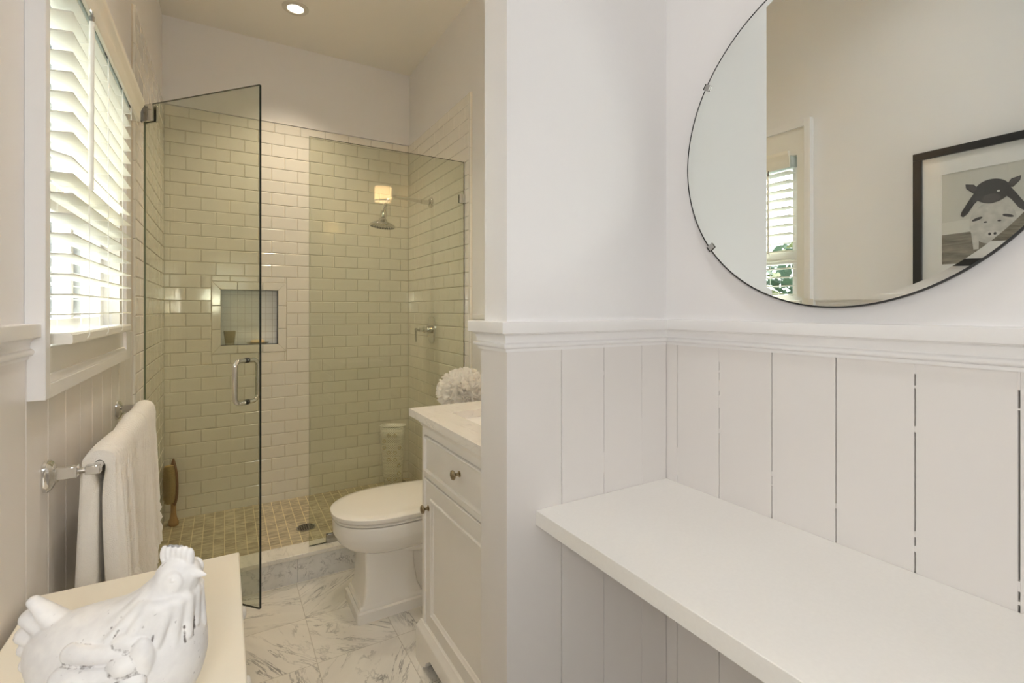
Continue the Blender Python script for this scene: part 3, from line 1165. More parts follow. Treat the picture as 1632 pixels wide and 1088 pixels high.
# ------------------------------------------------------------------ outside the window
eg = MB(); eg.box(-9, -0.6, -6, 9, -0.3, -0.2)
g_o = eg.build('ground_outside', EXT_G, smooth=0); g_o['kind'] = 'structure'
random.seed(5)
hd = MB()
for i in range(5200):
    yy = random.uniform(-0.5, 6.2)
    zz = random.uniform(-0.2, 2.0 + 0.5 * math.sin(yy * 2.1) + 0.3 * math.sin(yy * 5.3))
    xx = -2.9 + random.gauss(0, 0.22)
    sz = random.uniform(0.05, 0.11)
    a = Vector((random.gauss(0, 1), random.gauss(0, 1), random.gauss(0, 1))).normalized()
    b = a.orthogonal().normalized()
    c = Vector((xx, yy, zz))
    hd.mi = 1 if random.random() < 0.12 else 0
    vs = [hd.v(c - a * sz), hd.v(c + b * sz * 0.45), hd.v(c + a * sz), hd.v(c - b * sz * 0.45)]
    hd.f(vs)
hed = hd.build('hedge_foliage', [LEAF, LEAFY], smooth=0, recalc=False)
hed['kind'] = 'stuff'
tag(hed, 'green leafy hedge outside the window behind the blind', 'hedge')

hs = thing('neighbour_house', 'pale grey boarded house seen between the lower blind slats', 'house', (-2.4, 6.5, -0.2))
m = MB()
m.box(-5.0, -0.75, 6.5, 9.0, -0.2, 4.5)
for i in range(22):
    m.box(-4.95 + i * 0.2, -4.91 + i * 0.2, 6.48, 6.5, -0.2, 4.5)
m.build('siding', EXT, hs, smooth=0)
DARKW = simple('house_window_glass', (0.03, 0.04, 0.045), 0.1)
for x_ in (-1.25, -1.95, -3.0):
    f = MB()
    for a, b in ((x_ - 0.24, x_ - 0.18), (x_ + 0.18, x_ + 0.24), (x_ - 0.02, x_ + 0.02)):
        f.box(a, b, 6.42, 6.48, 0.5, 2.0)
    for a, b in ((0.5, 0.56), (1.94, 2.0), (1.25, 1.29), (0.86, 0.89)):
        f.box(x_ - 0.18, x_ + 0.18, 6.43, 6.478, a, b)
    wf_ = f.build('window', EXT_T, hs, smooth=0)
    MB().box(x_ - 0.18, x_ + 0.18, 6.45, 6.47, 0.56, 1.94).build('window_glass', DARKW, wf_, smooth=0)

# ------------------------------------------------------------------ shower door and fixed screen
HP = Vector((-0.292, 2.55, 0))
FE = Vector((0.117, 2.09, 0))
du = (FE - HP).normalized()
dn = Vector((-du.y, du.x, 0))      # towards the shower / right
DW = (FE - HP).length
Md = Matrix(((du.x, dn.x, 0, HP.x), (du.y, dn.y, 0, HP.y), (0, 0, 1, 0), (0, 0, 0, 1)))


def pane(name, M, x0, x1, z0, z1, parent, t=0.005, dark=True):
    mb = MB(M)
    a = [mb.v(p) for p in ((x0, -t, z0), (x1, -t, z0), (x1, t, z0), (x0, t, z0), (x0, -t, z1), (x1, -t, z1), (x1, t, z1), (x0, t, z1))]
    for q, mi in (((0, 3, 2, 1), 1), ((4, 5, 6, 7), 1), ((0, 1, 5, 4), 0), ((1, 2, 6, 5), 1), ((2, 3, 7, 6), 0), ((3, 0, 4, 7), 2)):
        mb.mi = mi
        mb.f([a[i] for i in q])
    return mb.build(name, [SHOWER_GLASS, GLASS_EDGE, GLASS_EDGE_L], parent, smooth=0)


door = thing('shower_door', 'frameless clear glass shower door standing open on wall hinges', 'shower door', (HP.x, HP.y, 0.146))
pane('glass_panel', Md, 0.006, DW, 0.146, 2.134, door)
for z in (2.094, 0.245):
    m = MB(Md)
    m.box(0.0, 0.066, -0.014, -0.005, z - 0.034, z + 0.034)
    m.box(0.0, 0.066, 0.005, 0.014, z - 0.034, z + 0.034)
    m.box(-0.004, 0.006, -0.014, 0.014, z - 0.034, z + 0.034)
    m.M = Matrix.Identity(4)
    m.box(LX + 0.0135, LX + 0.020, 2.515, 2.585, z - 0.036, z + 0.036)
    m.box(LX + 0.018, HP.x + 0.004, 2.541, 2.559, z - 0.02, z + 0.02)
    h_ = m.build('hinge', CHROME, door, bevel=0.0012)
m = MB(Md)
hx = 0.548
for sgn in (-1, 1):
    zt, zb2, r_, out = 1.086, 0.926, 0.0215, 0.052
    pts = [(hx, sgn * 0.0052, zt), (hx, sgn * (out - r_), zt)]
    pts += [(hx, sgn * (out - r_ + r_ * math.sin(R(t))), zt - r_ + r_ * math.cos(R(t))) for t in (15, 30, 45, 60, 75, 90)]
    pts += [(hx, sgn * out, zb2 + r_)]
    pts += [(hx, sgn * (out - r_ + r_ * math.cos(R(t))), zb2 + r_ - r_ * math.sin(R(t))) for t in (15, 30, 45, 60, 75, 90)]
    pts += [(hx, sgn * 0.0052, zb2)]
    m.tube(pts, 0.0092, n=16)
pull = m.build('pull_handle', CHROME, door, smooth=50)
m = MB(Md)
for z in (1.086, 0.926):
    m.cyl((hx, -0.0085, z), (hx, 0.0085, z), 0.0102, n=20)
m.build('washer', BLACK, pull)

GY = 2.55
Mf = Matrix.Translation((0, GY, 0))
scr = thing('shower_screen', 'fixed clear glass shower screen standing on the marble curb', 'shower screen', (0.76, GY, CTOP))
pane('glass_panel', Mf, 0.353, BX - 0.014, CTOP + 0.0015, 2.12, scr)
m = MB()
m.box(1.145, BX - 0.0125, GY - 0.011, GY - 0.005, 1.885, 1.935)
m.box(1.145, BX - 0.0125, GY + 0.005, GY + 0.011, 1.885, 1.935)
m.build('clamp', CHROME, scr, bevel=0.001)
m = MB()
m.box(0.432, 0.487, GY - 0.012, GY - 0.005, CTOP + 0.0005, CTOP + 0.042)
m.box(0.432, 0.487, GY + 0.005, GY + 0.012, CTOP + 0.0005, CTOP + 0.042)
m.build('clamp', CHROME_D, scr, bevel=0.001)

# ------------------------------------------------------------------ shower fittings
sh = thing('rain_shower', 'chrome rain shower head on a bent arm above the fixed screen', 'shower head', (BX - 0.012, 3.06, 1.98))
ax, ay, az = BX - 0.012, 3.06, 1.985
m = MB()
m.lathe([(0.034, 0), (0.034, 0.008), (0.030, 0.013), (0.020, 0.016), (0.020, 0.02)], (ax, ay, az), (-1, 0, 0), n=32)
m.build('wall_flange', CHROME, sh)
m = MB()
m.cyl((ax - 0.018, ay, az), (ax - 0.075, ay, az), 0.0155, n=8)
pts = [(ax - 0.07, ay, az), (ax - 0.19, ay, az + 0.006), (ax - 0.24, ay, az + 0.008)]
for t in (20, 40, 60, 75):
    pts.append((ax - 0.24 - 0.065 * math.sin(R(t)), ay, az + 0.008 - 0.065 * (1 - math.cos(R(t)))))
pts.append((ax - 0.24 - 0.075, ay, az - 0.085))
m.tube(pts, 0.0105, n=14)
m.build('arm', CHROME, sh, smooth=50)
hc = Vector((ax - 0.317, ay, az - 0.088))
hd_ = Vector((-0.10, 0, -1)).normalized()
m = MB()
m.lathe([(0.014, -0.005), (0.02, 0.0), (0.02, 0.035), (0.016, 0.04), (0.022, 0.05), (0.030, 0.06), (0.05, 0.072), (0.072, 0.082), (0.080, 0.090), (0.080, 0.097), (0.076, 0.1)], hc, hd_, n=40)
head = m.build('spray_head', CHROME, sh, smooth=50)
m = MB()
a_ = hd_.orthogonal().normalized(); b_ = hd_.cross(a_)
for k, nn in ((0.015, 6), (0.03, 12), (0.045, 18), (0.06, 24), (0.069, 28)):
    for i in range(nn):
        t = 2 * PI * i / nn
        c = hc + hd_ * 0.1 + (a_ * math.cos(t) + b_ * math.sin(t)) * k
        m.cyl(c, c + hd_ * 0.002, 0.0022, n=6)
m.build('nozzles', BLACK, head)

vv = thing('shower_valve', 'chrome oval shower valve plate with lever on the tiled wall', 'shower valve', (BX - 0.012, 3.04, 1.20))
vx, vy, vz = BX - 0.0115, 3.055, 1.148
m = MB()


def oval(hw, hh, n=40, e=3.2):
    out = []
    for i in range(n):
        t = 2 * PI * i / n
        c, s = math.cos(t), math.sin(t)
        out.append((hw * math.copysign(abs(c) ** (2 / e), c), hh * math.copysign(abs(s) ** (2 / e), s)))
    return out


m.loft([[(vx - o, vy + a, vz + b) for a, b in oval(hw, hh)] for o, hw, hh in ((0, 0.056, 0.087), (0.004, 0.056, 0.087), (0.009, 0.050, 0.081), (0.0095, 0.044, 0.075))])
m.build('face_plate', CHROME, vv, smooth=40)
m = MB()
m.lathe([(0.026, 0.008), (0.026, 0.03), (0.021, 0.036), (0.018, 0.036), (0.018, 0.05), (0.022, 0.052), (0.022, 0.06), (0.013, 0.063), (0.013, 0.09), (0.006, 0.093), (0.006, 0.1), (0.011, 0.104), (0.011, 0.114), (0.004, 0.118)],
        (vx, vy, vz + 0.002), (-1, 0, 0), n=24)
m.build('spindle', CHROME, vv, smooth=40)
m = MB()
m.tube([(vx - 0.109, vy, vz + 0.014), (vx - 0.110, vy, vz - 0.02), (vx - 0.110, vy, vz - 0.055), (vx - 0.109, vy, vz - 0.075)], [0.007, 0.0055, 0.0065, 0.006], n=12)
m.build('lever', CHROME, vv, smooth=50)

# niche contents
gl = thing('glass_tumbler', 'small ribbed glass tumbler standing in the shower niche', 'tumbler', (0.025, SY + 0.05, NZ0))
m = MB()
tx, ty = 0.028, SY + 0.036
rings = []
for r, z in ((0.024, 0.0), (0.0255, 0.004), (0.034, 0.088), (0.0345, 0.09), (0.032, 0.09), (0.024, 0.014), (0.001, 0.012)):
    rings.append([(tx + r * (1 + 0.03 * math.cos(12 * t)) * math.cos(t), ty + r * (1 + 0.03 * math.cos(12 * t)) * math.sin(t), NZ0 + 0.0005 + z) for t in [2 * PI * i / 48 for i in range(48)]])
m.loft(rings, cap0=True, cap1=True)
m.build('tumbler_body', CUP_GLASS, gl, smooth=50)
sd = thing('soap_dish', 'oval clear glass soap dish in the shower niche', 'soap dish', (0.19, SY + 0.04, NZ0))
m = MB()
m.loft([[(0.185 + hw * math.cos(t), SY + 0.036 + hd2 * math.sin(t), NZ0 + z) for t in [2 * PI * i / 40 for i in range(40)]]
        for hw, hd2, z in ((0.04, 0.022, 0.0005), (0.062, 0.036, 0.008), (0.068, 0.04, 0.014), (0.066, 0.038, 0.015), (0.05, 0.028, 0.009))])
m.build('dish', CUP_GLASS, sd, smooth=50)
m = MB()
m.loft([[(0.185 + hw * a / 1, SY + 0.036 + hw * 0.62 * b / 1, NZ0 + 0.0095 + z) for a, b in oval(1, 1, 32, 2.6)] for hw, z in ((0.034, 0), (0.042, 0.006), (0.042, 0.014), (0.034, 0.02), (0.01, 0.0215))])
tag(m.build('soap_bar', SOAP, smooth=60), 'yellow bar of soap lying on the glass dish', 'soap')

# back brush standing in the far left corner
br = thing('bath_brush', 'wooden bath brush standing upright in the shower corner', 'brush', (-0.262, 3.46, FZ))
bx, by = -0.256, 3.45
ca, sa = math.cos(R(-55)), math.sin(R(-55))


def bpt(u, v, z):
    return (bx + u * ca - v * sa, by + u * sa + v * ca, FZ + 0.004 + z)


def lo(rows, n=24, off=0.0):
    return [[bpt(rx * math.cos(t), off_ + ry * math.sin(t), z) for t in [2 * PI * i / n for i in range(n)]] for z, rx, ry, off_ in rows]


m = MB()
m.loft(lo([(0, 0.029, 0.022, 0), (0.012, 0.033, 0.025, 0), (0.022, 0.031, 0.023, 0), (0.045, 0.02, 0.016, 0), (0.075, 0.0155, 0.013, 0), (0.115, 0.016, 0.013, 0), (0.125, 0.018, 0.013, 0)]))
m.build('handle', WOOD, br, smooth=60)
m = MB()
m.loft(lo([(0.115, 0.017, 0.011, 0), (0.14, 0.028, 0.012, 0.001), (0.18, 0.037, 0.013, 0.002), (0.24, 0.039, 0.013, 0.002), (0.30, 0.034, 0.012, 0.002), (0.345, 0.021, 0.011, 0.0), (0.37, 0.01, 0.008, 0.0), (0.384, 0.003, 0.004, 0.0)]))
m.build('brush_back', WOOD_D, br, smooth=60)
m = MB()
random.seed(9)
for i in range(26):
    z = 0.135 + i * 0.0085
    hwid = 0.032 * math.sqrt(max(0.03, 1 - ((z - 0.24) / 0.125) ** 2))
    nn = max(2, int(hwid / 0.004))
    for j in range(-nn, nn + 1):
        u = j * hwid / nn
        m.cyl(bpt(u, -0.008, z), bpt(u * 1.12 + random.uniform(-.001, .001), -0.040 - random.uniform(0, 0.003), z + random.uniform(-.002, .002)), 0.0030, 0.0024, n=5)
bb_ = m.build('bristles', BRISTLE, br, smooth=0)
bb_['kind'] = 'stuff'

# perforated vessel in the far right corner
pv = thing('perforated_vase', 'tall tapered perforated white vase in the shower corner', 'vase', (1.01, 3.37, FZ))
m = MB()
me_uv = []
NU = 48
ht = 0.44
wallp = [(0.0, 0.058), (0.12, 0.066), (0.25, 0.074), (0.36, 0.081), (0.44, 0.086)]
cxv, cyv = 1.018, 3.385
rings = [[(cxv + a * math.cos(-YAW) - b * math.sin(-YAW), cyv + a * math.sin(-YAW) + b * math.cos(-YAW), FZ + 0.004 + z) for a, b in oval(r, r * 0.6, NU, 3.4)] for z, r in wallp]
L = [[m.v(p) for p in r] for r in rings]
uvl = m.bm.loops.layers.uv.new('UVMap')
for i in range(len(L) - 1):
    for j in range(NU):
        k = (j + 1) % NU
        fc = m.f([L[i][j], L[i][k], L[i + 1][k], L[i + 1][j]])
        for lp, (u, v_) in zip(fc.loops, ((j / NU, wallp[i][0] / ht), ((j + 1) / NU, wallp[i][0] / ht), ((j + 1) / NU, wallp[i + 1][0] / ht), (j / NU, wallp[i + 1][0] / ht))):
            lp[uvl].uv = (u, v_)
vs_ = m.build('vase_wall', BASKET, pv, smooth=60)
so = vs_.modifiers.new('solid', 'SOLIDIFY'); so.thickness = 0.003
VASE_E = simple('vase_enamel', (0.88, 0.86, 0.80), 0.4)
for z, r, nm in ((0.441, 0.0865, 'rim'), (0.003, 0.0585, 'foot_ring')):
    m = MB()
    m.tube([(cxv + a * math.cos(-YAW) - b * math.sin(-YAW), cyv + a * math.sin(-YAW) + b * math.cos(-YAW), FZ + 0.004 + z) for a, b in oval(r, r * 0.6, NU, 3.4)], 0.0018, n=8, closed=True)
    m.build(nm, VASE_E, pv, smooth=60)
m = MB()
m.box(cxv - 0.03, cxv + 0.03, cyv - 0.02, cyv + 0.02, FZ + 0.004, FZ + 0.008)
m.build('vase_bottom', VASE_E, pv, smooth=60)
ROS = simple('rosette_enamel', (0.55, 0.47, 0.28), 0.4)
rv = Vector((math.cos(YAW), -math.sin(YAW), 0)); fv = Vector((-math.sin(YAW), -math.cos(YAW), 0))
for row, cols in ((0.385, (-.02, .025)), (0.345, (-.05,)), (0.30, (.055, -.05)), (0.265, (-.02, .025)), (0.215, (-.02, .025)), (0.175, (.05,)), (0.12, (.05,)), (0.08, (-.02, .025))):
    rr = 0.058 + (0.086 - 0.058) * row / ht
    for cc in cols:
        c = Vector((cxv, cyv, FZ + row)) + rv * cc + fv * (rr * 0.6 + 0.001)
        m = MB()
        m.tube([c + rv * 0.0105 * math.cos(t) + Vector((0, 0, 0.0105 * math.sin(t))) for t in [2 * PI * i / 16 for i in range(16)]], 0.0022, n=6, closed=True)
        m.build('rosette', ROS, pv, smooth=60)

# ------------------------------------------------------------------ towel bar and towel
tbz, tbx = 0.945, -0.235
bar = thing('towel_bar', 'chrome towel bar with square posts on the left board wall', 'towel bar', (LX, 1.71, tbz))
for yy in (1.338, 2.10):
    m = MB()
    m.loft([[(LX + 0.0045 + o, yy + a, tbz - 0.003 + b) for a, b in oval(hw, hh, 32, 3.6)] for o, hw, hh in ((0, 0.023, 0.031), (0.006, 0.023, 0.031), (0.011, 0.019, 0.027), (0.014, 0.015, 0.021), (0.017, 0.012, 0.014), (0.02, 0.0125, 0.0145))])
    m.build('wall_plate', CHROME, bar, smooth=40)
    m = MB()
    m.box(LX + 0.021, tbx - 0.028, yy - 0.0105, yy + 0.0105, tbz - 0.012, tbz + 0.012)
    m.cyl((tbx - 0.03, yy, tbz), (tbx - 0.012, yy, tbz), 0.006, n=16)
    m.box(tbx - 0.016, tbx + 0.009, yy - 0.0095, yy + 0.0095, tbz - 0.0095, tbz + 0.0095)
    m.build('post', CHROME, bar, bevel=0.0015)
m = MB()
m.cyl((tbx, 1.347, tbz), (tbx, 2.091, tbz), 0.0085, n=24)
m.build('rod', CHROME, bar, smooth=50)

m = MB()
TY0, TY1 = 1.372, 2.072
NYT = 260


def hashn(a, b):
    v = math.sin(a * 12.9898 + b * 78.233) * 43758.5453
    return v - math.floor(v)


def towel_section(y):
    f = (y - TY0) / (TY1 - TY0)
    rib = 0.0031 * math.sin(2 * PI * y / 0.019)
    fold = 0.010 * math.sin(f * 9.5 + 0.4) + 0.009 * math.sin(f * 27 + 1.3)
    crease = 0.011 * (abs(math.sin(PI * (y + 0.012 * math.sin(f * 7)) / 0.098)) ** 0.6 - 0.6)
    zb_ = 0.492 + 0.012 * math.sin(f * 8.0)
    if f < 0.50:
        zb_ += 0.03 * (0.5 - f)
    if 0.50 < f < 0.64:
        zb_ -= 0.018
    zbk = 0.56 + 0.01 * math.sin(f * 6 + 1)
    sag = 0.0025 * math.sin(f * 13)
    step = 0.003 if (int(f * 3.0001) % 2 == 0) else 0.0
    Ro = 0.0245 + sag + step + rib
    ri = 0.0092
    bot = tbz - 0.012
    outer, inner = [], []
    # front (room side) outer face, bottom to top
    N1 = 26
    for i in range(N1 + 1):
        t = i / N1
        z = zb_ + (bot - zb_) * t
        amp = (1 - t)
        band = 0
        zz = z - zb_
        if 0.045 < zz < 0.135:
            band = 0.0042 * math.sin((zz - 0.045) / 0.03 * 2 * PI)
        xx = tbx + Ro + fold * amp * 0.9 + 0.010 * amp + band + rib * 0.8 + crease * min(1.0, amp * 6)
        outer.append((xx, z))
    for a in range(15, 180, 15):
        outer.append((tbx + Ro * math.cos(R(a)), bot + 0.012 + (Ro) * math.sin(R(a)) * 1.0))
    N2 = 16
    for i in range(N2 + 1):
        t = i / N2
        z = bot + (zbk - bot) * t
        outer.append((tbx - Ro - 0.004 * t - 0.012 * t * (1 - 0.4 * f) + 0.004 * t * math.sin(f * 17) - rib, z))
    # inner return path
    for i in range(8, -1, -1):
        t = i / 8
        z = bot + (zbk + 0.0 - bot) * t
        inner.append((tbx - max(0.0025, ri - 0.06 * t) - 0.002 * t, z))
    for a in range(165, 0, -15):
        inner.append((tbx + ri * math.cos(R(a)), bot + 0.012 + ri * math.sin(R(a))))
    for i in range(0, 15):
        t = i / 14
        z = bot + (zb_ - bot) * t
        inner.append((tbx + max(0.0025, ri - 0.06 * t) + 0.004 * t + max(0, fold * t * 0.9 - 0.004), z))
    ring = outer + inner
    # round the two hanging ends and pinch the side edges
    e = min(y - TY0, TY1 - y)
    if e < 0.012:
        k = math.sqrt(max(0.0, 1 - (1 - e / 0.012) ** 2))
        mid = []
        no = len(outer)
        for (xx, z) in ring:
            # centre line between outer and inner radius
            if z <= bot:
                cxm = tbx + (0.5 * (Ro + ri) if xx > tbx else -0.5 * (Ro + ri))
                if xx > tbx:
                    t = (bot - z) / (bot - zb_)
                    cxm += fold * t * 0.9 + 0.008 * t
                else:
                    t = (bot - z) / (bot - zbk)
                    cxm -= 0.009 * t
                mid.append((cxm + (xx - cxm) * (0.25 + 0.75 * k), z))
            else:
                mid.append((xx, z))
        ring = mid
    return [(a, y, b) for a, b in ring]


ys_ = [TY0 + (TY1 - TY0) * i / NYT for i in range(NYT + 1)]
ys_ = sorted(set(ys_ + [TY0 + 0.001, TY0 + 0.005, TY1 - 0.001, TY1 - 0.005]))
m.loft([towel_section(y) for y in ys_])
tag(m.build('bath_towel', TOWEL, smooth=60), 'white ribbed terry towel folded over the chrome bar', 'towel')

# ------------------------------------------------------------------ chest and hen
CHX0, CHX1, CHY0, CHY1, CHZ = -0.300, 0.0275, 0.36, 1.221, 0.754
ch = thing('chest_of_drawers', 'narrow white painted chest of drawers under the towel bar', 'chest', (-0.14, 0.79, 0))
MB().box(CHX0, CHX1, CHY0, CHY1, CHZ - 0.022, CHZ).build('top', CHEST, ch, bevel=0.0025)
m = MB()
m.box(CHX0 + 0.01, 0.004, CHY0 + 0.012, CHY1 - 0.012, 0.06, CHZ - 0.022)
for (a, b) in ((CHX0 + 0.012, CHY0 + 0.014), (-0.036, CHY0 + 0.014), (CHX0 + 0.012, CHY1 - 0.054), (-0.036, CHY1 - 0.054)):
    m.box(a, a + 0.04, b, b + 0.04, 0.0, 0.06)
m.build('carcass', CHEST, ch, bevel=0.002)
yc = (CHY0 + CHY1) / 2
for (a, b) in ((CHY0 + 0.03, yc - 0.008), (yc + 0.008, CHY1 - 0.03)):
    for z0, z1 in ((0.585, 0.722), (0.41, 0.575), (0.235, 0.40), (0.075, 0.225)):
        d_ = MB().box(0.004, 0.0135, a, b, z0, z1).build('drawer', CHEST, ch, bevel=0.002)
        for yy in (a + 0.09, b - 0.09):
            k_ = MB()
            k_.lathe([(0.005, 0), (0.005, 0.008), (0.011, 0.011), (0.013, 0.016), (0.011, 0.021), (0.004, 0.0235)], (0.0135, yy, (z0 + z1) / 2 + 0.03), (1, 0, 0), n=20)
            k_.build('knob', simple('knob_white', (0.85, 0.83, 0.78), 0.25) if 'knob_white' not in MATS else MATS['knob_white'], d_, smooth=50)


# --- hen: smooth-blended solid turned into one surface
def sd_ell(P, c, r):
    q = (P - np.array(c)) / np.array(r)
    k0 = np.sqrt((q * q).sum(-1))
    q2 = q / np.array(r)
    k1 = np.sqrt((q2 * q2).sum(-1)) + 1e-9
    return k0 * (k0 - 1) / k1


def sd_cone(P, a, b, ra, rb, sy=1.0):
    a, b = np.array(a, float), np.array(b, float)
    ab = b - a
    t = np.clip(((P - a) @ ab) / (ab @ ab), 0, 1)
    q = P - a - t[..., None] * ab
    if sy != 1.0:
        q = q * np.array([1, sy, 1])
    return np.sqrt((q * q).sum(-1)) - (ra + (rb - ra) * t)


def smin(a, b, k):
    h = np.clip(0.5 + 0.5 * (b - a) / k, 0, 1)
    return b + (a - b) * h - k * h * (1 - h)


def surface_nets(F, o, st):
    s = F < 0
    nx, ny, nz = F.shape
    cnt = np.zeros((nx - 1, ny - 1, nz - 1), np.int8)
    for dx in (0, 1):
        for dy in (0, 1):
            for dz in (0, 1):
                cnt += s[dx:nx - 1 + dx, dy:ny - 1 + dy, dz:nz - 1 + dz]
    act = (cnt > 0) & (cnt < 8)
    idx = -np.ones(act.shape, np.int64)
    ci = np.argwhere(act)
    idx[act] = np.arange(len(ci))
    acc = np.zeros((len(ci), 3)); num = np.zeros(len(ci))
    corners = [(a, b, c) for a in (0, 1) for b in (0, 1) for c in (0, 1)]
    for p in corners:
        for ax in range(3):
            if p[ax] == 0:
                q = list(p); q[ax] = 1
                fa = F[ci[:, 0] + p[0], ci[:, 1] + p[1], ci[:, 2] + p[2]]
                fb = F[ci[:, 0] + q[0], ci[:, 1] + q[1], ci[:, 2] + q[2]]
                mk = (fa < 0) != (fb < 0)
                t = np.where(mk, fa / (fa - fb + 1e-12), 0)
                pt_ = np.tile(np.array(p, float), (len(ci), 1))
                pt_[:, ax] += t
                acc[mk] += pt_[mk]; num[mk] += 1
    V = (ci + acc / num[:, None]) * st + np.array(o)
    Q = []
    for ax in range(3):
        sl0 = [slice(None)] * 3; sl1 = [slice(None)] * 3
        sl0[ax] = slice(0, -1); sl1[ax] = slice(1, None)
        ch_ = s[tuple(sl0)] != s[tuple(sl1)]
        e = np.argwhere(ch_)
        b_, c_ = [i for i in range(3) if i != ax]
        ok = (e[:, b_] > 0) & (e[:, c_] > 0) & (e[:, b_] < F.shape[b_] - 1) & (e[:, c_] < F.shape[c_] - 1)
        e = e[ok]
        inside = s[e[:, 0], e[:, 1], e[:, 2]]

        def g2(db, dc):
            k = e.copy(); k[:, b_] -= db; k[:, c_] -= dc
            return idx[k[:, 0], k[:, 1], k[:, 2]]
        q = np.stack([g2(1, 1), g2(0, 1), g2(0, 0), g2(1, 0)], 1)
        flip = inside if ax != 1 else ~inside
        q[~flip] = q[~flip][:, ::-1]
        Q.append(q)
    return V, np.concatenate(Q)


